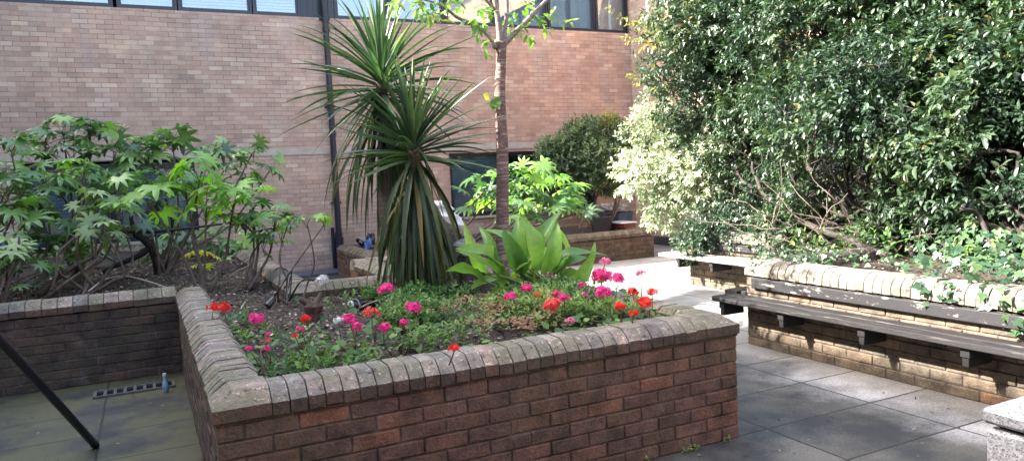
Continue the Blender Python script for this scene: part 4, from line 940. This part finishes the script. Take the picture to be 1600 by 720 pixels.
# --- canna lily -----------------------------------------------------
canna = thing('canna_plant', 'clump of broad paddle shaped bright green leaves beside the palm skirt', 'plant', (2.66, 5.15, .6))
def paddle(base, tip, w, curl, seed, nseg=12):
    base, tip = np.array(base, float), np.array(tip, float); ax = tip-base; L_ = np.linalg.norm(ax); ax /= L_
    s = unit(np.cross(ax, EYE-base)); s = unit(s+rng.normal(size=3)*.8); w = w*rng.uniform(.72, 1.15); nn = np.cross(s, ax); V = []
    for k in range(nseg+1):
        t = k/nseg; ww = w*math.sin(PI*t**1.05)**.62*(1-.25*t) + .004
        p = base+ax*L_*t+nn*curl*math.sin(t*PI*.9)-nn*curl*2.4*t*t
        wv = .012*math.sin(t*14+seed)
        for j, u in enumerate((-1, -.55, 0, .55, 1)): V.append(tuple(p+s*ww*u*.5+nn*(abs(u)*ww*.34+wv*u)))
    Fc = [(k*5+j, k*5+j+1, (k+1)*5+j+1, (k+1)*5+j) for k in range(nseg) for j in range(4)]
    m_ = MB(); m_.add(V, Fc, rng.random()); return m_.build('leaf', M['canna'], canna, smooth=True)
cb = onz(838, 452, .62)
LV = [(765, 440, 728, 366, .13), (790, 440, 738, 372, .12), (775, 448, 712, 420, .11), (800, 445, 772, 398, .13), (812, 440, 790, 345, .15), (815, 440, 808, 338, .14), (828, 440, 822, 350, .14), (838, 436, 852, 334, .14), (822, 442, 800, 372, .13),
      (845, 444, 866, 360, .13), (850, 446, 880, 380, .12), (856, 444, 893, 372, .09), (842, 450, 838, 392, .14), (862, 452, 934, 402, .13), (846, 452, 898, 460, .13), (806, 452, 762, 462, .10), (795, 446, 780, 450, .12), (830, 450, 858, 385, .12), (780, 444, 752, 352, .10), (870, 448, 905, 398, .10), (795, 440, 722, 392, .12), (858, 440, 915, 380, .11), (830, 438, 838, 345, .13), (805, 448, 745, 440, .11), (850, 450, 920, 430, .12), (818, 446, 812, 400, .12)]
sm = MB()
for i, (x0, y0, x1, y1, w) in enumerate(LV):
    Yb = 5.05+rng.uniform(-.14, .2); p = ony(x0, y0, Yb); q = ony(x1+rng.normal()*5, y1+rng.normal()*5, Yb+rng.uniform(-.28, .12)); p = p*.8+q*.2; paddle(p, q, w*1.25, .05+rng.random()*.05, i)
    root = np.array([cb[0]+rng.normal()*.07+(x0-825)*.0035, Yb, .60]); sm.tube(smooth_path([root, (root+p)/2+np.array([0, 0, .02]), p, p*.8+q*.2], 4), [.012, .009, .005], 7)
sm.build('stems', M['stem'], canna, smooth=True)

# --- geraniums ------------------------------------------------------
def floret():
    V = []; Fc = []
    for k in range(5):
        a = 2*PI*k/5; c_, s_ = math.cos(a), math.sin(a); o = len(V)
        for r_, t_, z in ((.08, -.04, 0), (.6, -.34, .12), (1.0, -.2, .2), (1.0, .2, .2), (.6, .34, .12), (.08, .04, 0)): V.append((r_*c_-t_*s_, r_*s_+t_*c_, z))
        Fc.append(tuple(range(o, o+6)))
    return [(v[2], v[0], v[1]) for v in V], Fc     # opens along +x
FLO = floret()
def flower_head(c, r_, col, parent, n=None):
    n = n or int(16+r_*500); d = rdir(n*2); d = d[d[:, 2] > -.45][:n]
    O = np.array(c)+d*r_*np.array([1, 1, .72])*rng.uniform(.55, 1.18, (len(d), 1)); return instances('flower_head', FLO, O, d+rng.normal(size=d.shape)*.2, rdir(len(d)), r_*rng.uniform(.26, .46, len(d)), rng.random(len(d)), M['petal_'+col], parent, smooth=False)
def head_pos(x, y):
    z = .80
    while z < 1.12:
        p = onz(x, y, z)
        if p[1] < 6.1 and p[0] < 2.80: break
        z += .01
    return p
def geranium(label, heads, leaves=30, spread=.13, mat='ger_leaf', leaf=.045):
    H = [(head_pos(h[0], h[1]), h[2], h[3]*.88/ (1168/ max(.5, np.dot(head_pos(h[0], h[1])-EYE, fwd)))) for h in heads]
    base = np.mean([h[0] for h in H], axis=0); base[2] = .62; base[0] = min(base[0], 2.72); base[1] = max(base[1], 3.56); t = thing('geranium', label, 'flowering plant', base, 'geraniums in the front bed')
    sm = MB()
    for (p, col, r_) in H:
        b0 = base+(p-base)*np.array([.55, .55, 0])+np.array([0, 0, 0]); b0[2] = .61; md = (b0+p)/2+rng.normal(size=3)*.02
        sm.tube(smooth_path([b0, md, p-np.array([0, 0, r_*.3])], 4), [.005, .0035, .0025], 5)
        flower_head(p, r_, col, t)
    tips = np.array([h[0] for h in H]); k = int(leaves*.8); cen = tips[rng.integers(0, len(tips), k)]; O = base+(cen-base)*np.array([.8, .8, 0])+np.column_stack([rng.normal(size=k)*spread, rng.normal(size=k)*spread, np.zeros(k)])
    zt = tips[:, 2].max()-.04; O[:, 2] = .64+rng.random(k)**1.1*max(.08, (zt-.66)*.85); O[:, 0] = np.clip(O[:, 0], .45, 2.80); O[:, 1] = np.clip(O[:, 1], 3.5, 8.0)
    d = O-base; d[:, 2] = abs(d[:, 2])*.3+.1; d += rng.normal(size=d.shape)*.08
    for i in range(0, k, 3): sm.tube([base+(O[i]-base)*np.array([.4, .4, 0]), (base+O[i])/2+np.array([0, 0, .02]), O[i]], [.004, .003, .002], 4, cap=False)
    instances('foliage', ROUND, O, d*np.array([1, 1, .3]), np.tile([0, 0, 1.], (k, 1))+d*1.2+rng.normal(size=(k, 3))*.3+np.array([-.2, -.35, 0]), leaf*rng.uniform(.6, 1.35, k), rng.random(k), M[mat], t)
    sm.build('stems', M['brown_stem'], t, smooth=True)
geranium('geranium with two scarlet heads tucked against the inner corner of the left coping', [(333, 480, 'red', 10), (349, 481, 'red', 12)], 22)
geranium('magenta geranium head standing alone by the left coping', [(401, 498, 'pink', 12)], 30)
geranium('leggy geranium with three small pink buds above the front left corner', [(389, 544, 'pink', 6), (416, 544, 'pink', 6), (420, 521, 'pink', 5), (418, 530, 'coral', 5)], 45, .16)
geranium('geranium with tiny pink and red heads left of the reddish stump', [(469, 513, 'pink', 7), (461, 524, 'red', 6)], 36)
geranium('scarlet geranium head right in front of the reddish stump', [(478, 497, 'red', 9)], 16)
geranium('white geranium head on a stem against the pale recessed coping', [(504, 438, 'white', 11)], 12)
geranium('small white geranium head low beside a pair of pink ones', [(529, 500, 'white', 8)], 22)
geranium('pair of magenta geranium heads in front of the dark bottle', [(546, 499, 'pink', 12), (558, 510, 'pink', 10)], 45, .15)
geranium('salmon geranium head right of the magenta pair', [(581, 489, 'coral', 13)], 24)
geranium('tall pink geranium head before the palm skirt', [(604, 452, 'pink', 13)], 26)
geranium('geranium with pink heads at three heights below the palm skirt', [(600, 511, 'pink', 11), (645, 481, 'pink', 13), (631, 504, 'pink', 9)], 60, .16)
geranium('low scarlet geranium head just behind the front coping', [(710, 544, 'red', 10)], 20)
geranium('pink geranium heads in a row left of the canna leaves', [(797, 463, 'pink', 10), (824, 450, 'pink', 10)], 35)
geranium('pink geranium head in front of the canna leaves', [(860, 432, 'pink', 9)], 10)
geranium('big coral geranium head surrounded by small pink ones below the canna', [(864, 476, 'coral', 15), (840, 461, 'coral', 7), (870, 459, 'pink', 8), (881, 465, 'pink', 9)], 60, .14)
geranium('pale pink geranium head low behind the front coping', [(890, 501, 'pale_pink', 8)], 30)
geranium('bushy geranium carrying the widest magenta heads at the right of the bed', [(940, 432, 'pink', 17), (965, 436, 'pink', 12), (942, 457, 'pink', 14), (910, 446, 'pink', 7), (914, 460, 'pink', 5)], 90, .17)
geranium('single pink geranium head held highest against the bright paving', [(945, 409, 'pale_pink', 9)], 10)
geranium('pink geranium head on a bare stem in front of the sunlit paving', [(1001, 427, 'pale_pink', 8)], 6)
geranium('geranium with rounded scarlet heads beside the right coping', [(969, 478, 'red', 9), (988, 456, 'red', 10), (1007, 473, 'red', 13), (990, 489, 'red', 8)], 80, .15)
geranium('open red geranium head furthest right on a curved stem', [(1019, 456, 'red', 9)], 16)

# ground cover
def cover(name, label, region, k, hgt, mat, leaf=.034, tm=LEAF):
    P = []; D = []
    while len(P) < k:
        x, y = rng.uniform(region[0], region[2]), rng.uniform(region[1], region[3])
        if noise.noise(Vector((x*2.3, y*2.3, 4.2)))+region[4] < rng.random()*.5: continue
        P.append((x, y, soil_z(x, y)+hgt*rng.random()**1.2)); D.append((rng.normal()*.5, rng.normal()*.5, 1))
    o = sprigs(name, np.array(P), np.array(D), M[mat], None, leaves=7, length=.07, leaf=leaf, droop=.0, lean=.9, tmpl=tm)
    return tag(o, label, None, kind='stuff')
cover('ground_cover', 'dense bright green ground cover filling the middle of the front bed', (1.25, 3.5, 2.78, 4.9, .12), 1000, .13, 'cover')
cover('ground_cover', 'sparse weeds and seedlings across the littered soil', (.45, 3.5, 1.6, 5.6, -.08), 170, .10, 'ger_leaf', .04)
cover('ground_cover', 'low leafy growth under the palm and canna', (1.5, 4.8, 2.8, 5.9, .05), 420, .10, 'ger_leaf', .04)
k = 900; P = scatter_rects([(1.6, 3.75, 2.3, 4.7), (1.5, 3.5, 2.0, 3.9)], k); cn = P[rng.integers(0, k, k)]; cl = np.array([P[i % 26] for i in range(k)])+rng.normal(size=(k, 2))*.045
O = np.column_stack([cl, .74+.035*rng.random(k)])
tag(instances('sedum_flowers', ROUND, O, rdir(k)*np.array([1, 1, .2]), np.tile([0, 0, 1.], (k, 1))+rng.normal(size=(k, 3))*.2, .012+.01*rng.random(k), rng.random(k), M['rust_flower']), 'faded rusty flower clusters in the ground cover', None, kind='stuff')

# --- shrub on the low back planter ---------------------------------
sh = thing('multistem_shrub', 'rounded grey green shrub on bare reddish stems in the low back bed', 'shrub', (7.1, 11.8, .5))
sb = ony(925, 352, 11.8); b = MB()
for (x0, y0), pts, r_ in (((936, 356), [(930, 320), (938, 285), (930, 250)], .03), ((905, 358), [(915, 320), (900, 292), (885, 262)], .022), ((943, 356), [(962, 318), (950, 285), (960, 245)], .028), ((925, 357), [(905, 330), (880, 300), (870, 270)], .018), ((958, 340), [(968, 310), (955, 290), (970, 262)], .02)):
    b.tube(smooth_path([ony(x0, y0, 11.75)]+[ony(x, y, 11.8+rng.uniform(-.1, .1)) for x, y in pts], 5), [r_, r_*.8, r_*.6, r_*.35], 8)
b.build('stems', m_bark('reddish_stem', (.09, .045, .03), (.26, .15, .10)), sh, smooth=True)
P, D = clump_points([(ony(892, 242, 11.8), .42), (ony(935, 225, 11.9), .48), (ony(970, 250, 11.9), .40), (ony(915, 268, 11.6), .38), (ony(950, 280, 11.7), .32), (ony(868, 262, 11.7), .28), (ony(955, 205, 12.0), .28), (ony(990, 230, 12.0), .40), (ony(905, 215, 11.8), .35), (ony(865, 240, 11.7), .32), (ony(930, 250, 11.4), .40)], 230, .05, seed=3)
sprigs('crown', P, D, M['grey_leaf'], sh, leaves=8, length=.13, leaf=.058)
P, D = clump_points([(ony(952, 192, 11.9), (.16, .16, .18)), (ony(943, 205, 11.8), .16)], 200, -.2, seed=5)
sprigs('young_growth', P, D+np.array([0, 0, 1.2]), M['maple_leaf'], sh, leaves=8, length=.12, leaf=.04)

# --- pale variegated shrub ----------------------------------------
ps_ = thing('variegated_shrub', 'sunlit shrub of creamy white and green leaves arching over the sunlit bench', 'shrub', (7.0, 7.6, .65))
PC = [(atd(1012, 232, 10.7), .42), (atd(1052, 235, 10.5), .55), (atd(1085, 205, 10.4), .45), (atd(1000, 268, 10.7), .38), (atd(1055, 285, 10.4), .42), (atd(1105, 262, 10.2), .45), (atd(1028, 182, 10.8), .30), (atd(1140, 250, 10.0), .42), (atd(1120, 300, 10.1), .32), (atd(1030, 318, 10.4), (.22, .22, .14)), (atd(1165, 285, 9.8), .30), (atd(1080, 312, 10.2), .22)]
P, D = clump_points(PC, 105, .06, seed=11)
sprigs('crown', P, D+np.array([0, 0, -.35]), M['pale_leaf'], ps_, leaves=9, length=.15, leaf=.058, droop=.35)
P, D = clump_points([(atd(1025, 338, 10.4), (.12, .12, .12)), (atd(1045, 345, 10.3), .09)], 160, .0, seed=13); sprigs('hanging_spray', P, D+np.array([0, 0, -1.2]), M['pale_leaf'], ps_, leaves=9, length=.14, leaf=.055)
b = MB(); base = np.array([7.1, 7.3, .66])
for c_, r_ in PC[:8]: b.tube(wander(base+rng.normal(size=3)*.08*np.array([1, 1, 0]), c_, .07, 5), [.03, .02, .01], 7)
b.build('stems', M['bark'], ps_, smooth=True)

# --- big glossy shrub mass on the right ----------------------------
def big_shrub(label, base, clumps, dens, branch_px, leaf=.052, seed=0, gap=.14, mat='privet', name='glossy_shrub', leaves=9):
    t = thing(name, label, 'shrub', base, 'tall glossy evergreen shrubs of the right hand bed'); sub = []
    for c_, r_ in clumps:
        R3 = np.array(r_ if hasattr(r_, '__len__') else (r_, r_, r_*.85)); m_ = max(4, int(15*R3[0]/.6)); sub.append((np.array(c_), R3*.6))
        for d_ in rdir(m_):
            q_ = np.array(c_)+d_*R3*rng.uniform(.55, .92); rs = rng.uniform(.30, .46)*max(.5, R3[0]**.6)*.85; sub.append((q_, (rs, rs, rs*.75)))
    P, D = clump_points(sub, dens*.56, gap+.03, gscale=1.1, seed=seed, bias=.28)
    sprigs('crown', P, D, M[mat], t, leaves=leaves, length=.17, leaf=leaf*1.18, droop=.25, rbias=.02)
    b = MB()
    for c_, r_ in clumps:
        b.tube(wander(np.array(base)+rng.normal(size=3)*.12*np.array([1, 1, 0]), c_, .12, 6), [.03, .022, .015, .006], 7)
        for _ in range(4): b.tube(wander(c_, np.array(c_)+rdir(1)[0]*np.array(r_ if hasattr(r_, '__len__') else (r_,)*3)*.9, .05, 4), [.012, .004], 5)
    for pts, r_ in branch_px:
        sp_ = smooth_path([np.array(p)+rng.normal(size=3)*.03 for p in pts], 6); sp_ = [p+np.array([noise.noise(Vector(p)*5), noise.noise(Vector(p)*5+Vector((9, 0, 0))), noise.noise(Vector(p)*5+Vector((0, 9, 0)))])*.05 for p in sp_]
        b.tube(sp_, r_, 9)
        for q_ in sp_[3::3]: b.tube(wander(q_, q_+rdir(1)[0]*np.array([.4, .4, .35])+np.array([0, 0, .18]), .05, 4), [.010, .004], 5)
    b.build('trunk', M['bark'], t, smooth=True); return t
big_shrub('tall glossy green shrub beside the back corner of the court', (7.6, 6.4, .65),
          [(atd(1095, 45, 10.0), .85), (atd(1075, 125, 10.0), .62), (atd(1110, 185, 9.9), .60), (atd(1150, 110, 9.8), .8), (atd(1180, 20, 9.8), .95), (atd(1190, 200, 9.6), .62), (atd(1120, -60, 10.2), 1.0), (atd(1160, 270, 9.8), .48), (atd(1215, 260, 9.5), .35), (atd(1150, 110, 10.4), .7), (atd(1190, 170, 10.2), .55), (atd(1120, 200, 10.4), .4)],
          92, [([atd(1240, 345, 8.6), atd(1190, 300, 9.0), atd(1160, 285, 9.3), atd(1140, 240, 9.6)], [.035, .03, .022, .015])], seed=21, gap=.02)
big_shrub('widest glossy green shrub arching above the middle of the long bench', (6.5, 4.7, .65),
          [(atd(1235, 190, 7.6), .34), (atd(1300, 175, 7.1), .40), (atd(1365, 185, 6.8), .36), (atd(1420, 200, 6.5), .34), (atd(1330, 120, 7.0), .42), (atd(1260, 60, 8.6), .85), (atd(1290, 150, 8.3), .65), (atd(1240, 170, 8.8), .55), (atd(1340, 40, 8.2), .85), (atd(1370, 130, 7.9), .68), (atd(1330, 190, 8.2), .38), (atd(1410, 195, 7.6), .42), (atd(1290, -50, 8.6), .9), (atd(1400, -40, 8.0), .9), (atd(1430, 80, 7.5), .6), (atd(1350, 245, 7.9), .26), (atd(1420, 262, 7.4), .28), (atd(1225, 250, 8.8), .34), (atd(1190, 300, 9.2), .3), (atd(1330, 275, 8.3), .2), (atd(1440, 300, 7.2), .28), (atd(1390, 330, 7.6), .24), (atd(1460, 350, 7.0), .22), (atd(1240, 300, 8.8), .26), (atd(1340, 350, 7.9), .26), (atd(1290, 335, 8.2), .24), (atd(1215, 345, 8.3), .24), (atd(1400, 300, 7.0), .24), (atd(1450, 325, 6.7), .26), (atd(1270, 290, 7.9), .2), (atd(1370, 375, 7.3), .22)],
          95, [([atd(1420, 425, 6.6), atd(1330, 375, 7.2), atd(1235, 330, 8.2), atd(1190, 285, 8.8), atd(1175, 250, 9.0)], [.036, .034, .030, .024, .016]),
               ([atd(1475, 400, 6.4), atd(1425, 330, 6.9), atd(1375, 290, 7.3), atd(1365, 235, 7.6), atd(1350, 170, 7.9)], [.036, .034, .03, .024, .016]),
               ([atd(1360, 370, 7.4), atd(1300, 300, 7.8), atd(1262, 255, 8.2), atd(1275, 210, 8.3)], [.04, .035, .028, .02]),
               ([atd(1335, 360, 7.6), atd(1312, 300, 7.8), atd(1330, 265, 7.9), atd(1345, 210, 8.0)], [.035, .028, .022, .015]),
               ([atd(1440, 330, 7.2), atd(1395, 270, 7.6), atd(1370, 215, 7.9)], [.04, .035, .02])], seed=31, gap=.10)
big_shrub('nearest glossy shrub with drooping light sprays at the right edge of the photo', (5.9, 3.0, .65),
          [(atd(1510, 40, 7.0), .72), (atd(1490, 130, 6.9), .55), (atd(1560, 120, 6.4), .62), (atd(1600, 40, 6.4), .7), (atd(1530, 210, 6.2), .45), (atd(1600, 210, 6.0), .5), (atd(1500, 250, 6.1), .28), (atd(1460, 275, 6.3), .22), (atd(1560, 290, 5.9), .38), (atd(1610, 320, 5.8), .36), (atd(1530, 340, 6.3), .3), (atd(1500, 310, 6.6), .28), (atd(1580, 385, 5.9), .25), (atd(1640, 130, 6.0), .7), (atd(1580, -40, 6.8), .8), (atd(1700, 240, 5.6), .6)],
          110, [([atd(1600, 430, 5.6), atd(1560, 360, 6.0), atd(1545, 280, 6.2), atd(1540, 180, 6.5)], [.06, .05, .04, .03])], leaf=.058, seed=41, gap=.06)
big_shrub('dark shrub growth in the shade behind the long bench', (7.6, 3.6, .65),
          [(atd(1390, 330, 9.0), .45), (atd(1250, 320, 9.6), .4), (atd(1330, 350, 9.2), .35), (atd(1470, 330, 8.4), .55), (atd(1540, 300, 8.2), .7), (atd(1590, 380, 7.4), .45), (atd(1420, 375, 8.2), .35), (atd(1520, 390, 7.6), .35), (atd(1640, 330, 7.5), .7), (atd(1440, 240, 9.2), .5), (atd(1530, 210, 8.8), .7), (atd(1620, 220, 8.0), .8)],
          60, [], seed=51, gap=.16, mat='grey_leaf')
big_shrub('low dark hedge behind the sunlit bench', (7.1, 6.6, .65), [(atd(1110, 358, 9.7), .26), (atd(1140, 352, 9.5), .30), (atd(1175, 352, 9.3), .30), (atd(1092, 372, 9.6), .16), (atd(1215, 350, 9.0), .34), (atd(1260, 365, 8.6), .3), (atd(1320, 380, 7.9), .26), (atd(1380, 392, 7.3), .24)], 200, [], seed=61, gap=.0, leaf=.045)
# tangle of bare twigs under the shrubs
t = thing('twig_tangle', 'tangle of dead twigs under the shrubs behind the long bench', 'twigs', (6.4, 4.0, .66)); b = MB()
for _ in range(70):
    p = atd(rng.uniform(1190, 1600), rng.uniform(345, 410), rng.uniform(6.2, 8.0)); 
    if p[0] < 5.0: continue
    p[2] = max(p[2], .68); q = p+np.array([rng.normal()*.35, rng.normal()*.35, abs(rng.normal())*.30]); b.tube(wander(p, q, .04, 4), [.006, .003], 5, cap=False)
b.build('twigs', M['twig'], t)
# yellowish sprays of a small maple reaching over the wall corner
mp_ = thing('maple_sapling', 'thin sapling with yellow green sprays reaching out in front of the wall corner', 'tree', (8.3, 8.6, .65)); b = MB(); C = []; D = []
b.tube(smooth_path([(8.3, 7.6, .66), (8.2, 7.9, 2.0), atd(1060, 110, 11.2), atd(1045, 30, 11.3)], 5), [.035, .028, .018, .01], 8)
for x0, y0, x1, y1, n in ((1060, 70, 985, 68, 11), (1055, 50, 970, 32, 12), (1060, 40, 1000, 50, 10), (1060, 140, 1000, 118, 10), (1055, 130, 1018, 145, 7)):
    a, q = atd(x0, y0, 11.2), atd(x1, y1, 11.1); b.tube(wander(a, q, .03, 4), [.010, .003], 5)
    for i in range(n): C.append(a+(q-a)*(i+1)/n+rng.normal(size=3)*.06); D.append((q-a)+rng.normal(size=3)*.3)
b.build('trunk', M['bark'], mp_); sprigs('foliage', np.array(C), np.array(D), M['maple_leaf'], mp_, leaves=7, length=.14, leaf=.065, droop=.3)

# --- ivy ------------------------------------------------------------
def ivy(label, boxes, k, leaf, bright=0.0, loc=(5, 3, .7)):
    t = thing('ivy', label, 'ivy', loc, 'ivy trailing over the pale coping'); O = []; N = []
    for (x0, x1, y0, y1, z0, z1, w) in boxes:
        for _ in range(int(k*w)):
            O.append((rng.uniform(x0, x1), rng.uniform(y0, y1), z0+(z1-z0)*rng.random())); N.append((-.75+rng.normal()*.4, -.35+rng.normal()*.4, .9))
    O = np.array(O); kk = len(O); X = np.column_stack([-.5+rng.normal(size=kk)*.6, rng.normal(size=kk)*.7, -.55+rng.normal(size=kk)*.3])
    instances('foliage', IVY, O, X, np.array(N), leaf*rng.uniform(.55, 1.25, kk), rng.random(kk)*.9+bright, M['ivy'], t)
    b = MB()
    for _ in range(40):
        i = rng.integers(0, kk); j = rng.integers(0, kk)
        if np.linalg.norm(O[i]-O[j]) < .45: b.tube(wander(O[i]-np.array([0, 0, .02]), O[j]-np.array([0, 0, .02]), .02, 4), .0028, 5)
    b.build('stems', M['bark'], t); return t
ivy('thick bright ivy spilling over the coping above the right end of the long bench', [(4.66, 5.2, 1.5, 3.45, .74, .92, .55), (4.9, 5.4, 2.0, 3.6, .8, 1.05, .35), (4.64, 4.72, 2.15, 3.3, .58, .76, .10), (4.62, 4.70, 2.35, 2.75, .50, .70, .05)], 520, .062)
ivy('small leaved ivy at the left end of the long bench coping', [(4.72, 5.1, 4.35, 4.95, .73, .80, .5), (4.98, 5.4, 3.7, 4.9, .72, .86, .4), (4.66, 4.72, 4.7, 4.92, .66, .75, .05)], 190, .045, .15, (4.9, 4.6, .7))
ivy('ivy leaves hanging over the slat of the sunlit bench', [(6.44, 6.7, 6.3, 7.3, .56, .95, 1.0)], 130, .06, 0.1, (6.6, 6.8, .7))
P = []; D = []
for _ in range(40): P.append((rng.uniform(5.05, 5.8), rng.uniform(3.2, 5.0), .70+.2*rng.random())); D.append((rng.normal()*.4, rng.normal()*.4, 1))
o = sprigs('undergrowth', np.array(P), np.array(D), M['ger_leaf'], None, leaves=7, length=.16, leaf=.055); tag(o, 'yellow green weeds under the shrubs', None, kind='stuff')

# ================================================================== SMALL THINGS
sc_ = onz(738, 458, .60); st = thing('tree_stump', 'old dark tree stump between the palm skirt and the canna leaves', 'stump', sc_)
b = MB(); b.lathe((sc_[0], sc_[1], .58), [(.14, 0), (.125, .05), (.115, .2), (.12, .33), (.10, .345), (.04, .34)], 22, wob=.25); b.build('stump_wood', M['wood_stump'], st, smooth=False)
for i, (x, y, D_, r_, lab, mt) in enumerate(((728, 388, 6.62, (.10, .09, .075), 'rounded grey rock resting on the dark stump', 'grey_stone'),
        (728, 342, 8.3, (.17, .12, .12), 'large white rock behind the dark stump', 'white_stone'), (706, 352, 8.5, (.12, .1, .11), 'white rock half hidden by the palm skirt', 'white_stone'),
        (745, 320, 8.5, (.19, .12, .065), 'flat white rock on top of the rock pile behind the cherry trunk', 'white_stone'), (716, 322, 8.5, (.12, .1, .05), 'smaller flat white rock at the top left of the rock pile', 'white_stone'),
        (735, 362, 8.2, (.12, .1, .08), 'mottled grey rock in the middle of the rock pile', 'grey_stone'), (762, 350, 8.3, (.15, .12, .11), 'brownish rock of the pile hard against the cherry trunk', 'grey_stone'), (705, 378, 8.3, (.1, .1, .12), 'pale rock low in the pile beside the palm leaves', 'white_stone'),
        (750, 385, 8.1, (.2, .15, .17), 'grey rock low in the pile behind the canna leaves', 'grey_stone'))):
    if i == 0: c_ = (sc_[0]-.03, sc_[1]-.02, .58+.345+.06)
    else: c_ = tuple(atd(x, y, 7.75+.06*i)); 
    if i and c_[0] > 2.95: c_ = (2.7, c_[1], c_[2])
    b = MB(); b.blob(c_, r_, seed=i*7+1, amp=.5, freq=1.3, n=10); t = b.build('rock', M[mt], None); tag(t, lab, 'rock', 'rocks piled in the bed')
# a soil mound carries the rock pile
b = MB(); c_ = atd(738, 400, 8.0); b.blob((2.55, 7.0, .62), (.38, .42, .50), seed=4, amp=.25, n=14); tag(b.build('earth_mound', M['soil'], smooth=True), 'mound of earth under the rock pile', None, kind='structure')

q = onz(492, 506, .60); t = thing('reddish_stump', 'knobbly red brown cut stump among the geraniums', 'stump', q)
b = MB(); b.lathe((q[0], q[1], .58), [(.075, 0), (.06, .04), (.055, .10), (.068, .15), (.05, .175), (.03, .165)], 16, wob=.5); b.build('stump_wood', M['red_stump'], t)
b = MB(); b.tube([q+np.array([.0, 0, .12]), q+np.array([-.09, .0, .19])], [.03, .018], 8); b.tube([q+np.array([.0, 0, .12]), q+np.array([.07, .03, .21])], [.028, .016], 8); b.build('cut_branch', M['red_stump'], t)

q = onz(548, 478, .665); q2 = onz(592, 472, .655); d_ = unit(q2-q); t = thing('dark_bottle', 'dark bottle lying on the soil in front of the recessed wall', 'bottle', q)
b = MB(); b.tube([q, q+d_*.02, q+d_*.19, q+d_*.23, q+d_*.30], [.040, .045, .045, .018, .016], 18); b.build('glass', M['bottle'], t, smooth=True)
b = MB(); b.tube([q-d_*.004, q+d_*.055], [.040, .0465], 18); b.build('base_band', M['bottle_label'], t, smooth=True)

cq = onz(432, 470, .62); t = thing('black_cable', 'loose black cable looping up from the soil by the recessed wall', 'cable', cq)
b = MB()
for pts in (((425, 470, .66), (440, 445, .78), (455, 425, .86), (452, 470, .64)), ((420, 440, .76), (432, 420, .84), (450, 424, .84), (445, 450, .72)), ((452, 470, .66), (470, 440, .82), (490, 437, .80)), ((448, 475, .64), (450, 450, .74), (456, 423, .86))):
    b.tube(smooth_path([onz(*p) for p in pts], 6), .007, 7)
b.build('cord', M['black_plastic'], t, smooth=True)
b = MB(); b.tube([onz(418, 478, .64), onz(428, 466, .69)], [.03, .022], 12); b.build('lamp_head', M['black_plastic'], t)

# things by the back wall
bg_ = thing('refuse_bag', 'slumped black bag with a blue lining against the back wall', 'bag', (3.33, 12.6, .05))
b = MB(); b.blob((3.42, 12.62, .30), (.17, .14, .27), seed=8, amp=.55, freq=1.5, n=14); b.build('bag_body', M['black_plastic'], bg_)
b = MB(); b.blob((3.40, 12.54, .36), (.09, .08, .20), seed=12, amp=.7, freq=1.8, n=12); b.build('blue_lining', M['blue_plastic'], bg_)
b = MB(); b.tube(wander((3.34, 12.6, .50), (3.22, 12.6, .60), .01, 3), [.06, .03], 9); b.tube(wander((3.46, 12.6, .5), (3.5, 12.6, .68), .01, 3), [.06, .03], 9); b.build('bag_neck', M['black_plastic'], bg_)

def box_pot(name, label, cat, c, w0, w1, h, mat, rim=.02, loc=None):
    t = thing(name, label, cat, c); b = MB(); b.lathe(c, [(w0, 0), (w1, h-rim*2), (w1+rim*.7, h-rim*2), (w1+rim*.7, h), (w1-.012, h), (w1-.02, h-.05), (w0*.5, h-.06)], 22); b.build('pot_body', mat, t); return t
pq = onz(941, 360, .46); pq = np.array([7.62, 11.75, .44]); t = box_pot('plant_pot', 'dark brown plant pot among the stems of the multi stemmed shrub', 'plant pot', pq, .17, .22, .30, m_simple('dark_pot', (.05, .04, .042), .6))
b = MB(); b.lathe((pq[0], pq[1], pq[2]+.24), [(.2, 0), (.15, .02), (.02, .03)], 18, wob=.2); b.build('potting_soil', M['soil'], t)
tq = np.array([8.35, 12.35, .0]); t = box_pot('blue_tub', 'dull blue tub topped with crumpled grey plastic near the back corner', 'tub', tq, .26, .34, .74, M['tub_blue'])
b = MB(); b.blob((8.28, 12.3, .80), (.24, .2, .12), seed=3, amp=.8, freq=2.2, n=16); t2 = b.build('crumpled_sheet', M['grey_film'], None); tag(t2, 'crumpled translucent grey plastic sheet heaped on the blue tub', 'plastic sheet')
t = thing('red_crate', 'red box with a white lid beside the blue tub', 'box', (8.0, 11.75, .44))
b = MB(); b.box((7.84, 11.35, .505), (8.10, 11.75, .585), bev=.008); b.build('box_body', M['red_plastic'], t)
b = MB(); b.box((7.78, 11.32, .586), (8.12, 11.78, .615), bev=.008); b.build('lid', M['white_plastic'], t)
t = thing('blue_rail', 'short bright blue rail at the far left below the window', 'rail', (-1.7, 12.9, .6)); b = MB(); b.tube([(-2.6, 12.7, .88), (-1.62, 12.7, .90)], .03, 10); b.tube([(-1.66, 12.7, .55), (-1.66, 12.7, .9)], .02, 8); b.tube([(-2.55, 12.7, .55), (-2.55, 12.7, .9)], .02, 8); b.build('rail_bar', M['blue_cord'], t)
# weeds at the foot of the front bed
P = []; D = []
for x in (1.9, 2.35, 2.62, 2.66, 2.9): 
    for _ in range(3): P.append((x+rng.normal()*.012, 3.235, .01)); D.append((rng.normal()*.4, -.6, 1))
o = sprigs('weeds', np.array(P), np.array(D), M['cover'], None, leaves=5, length=.02, leaf=.016); tag(o, 'tiny weeds at the foot of the front bed wall', None, kind='stuff')
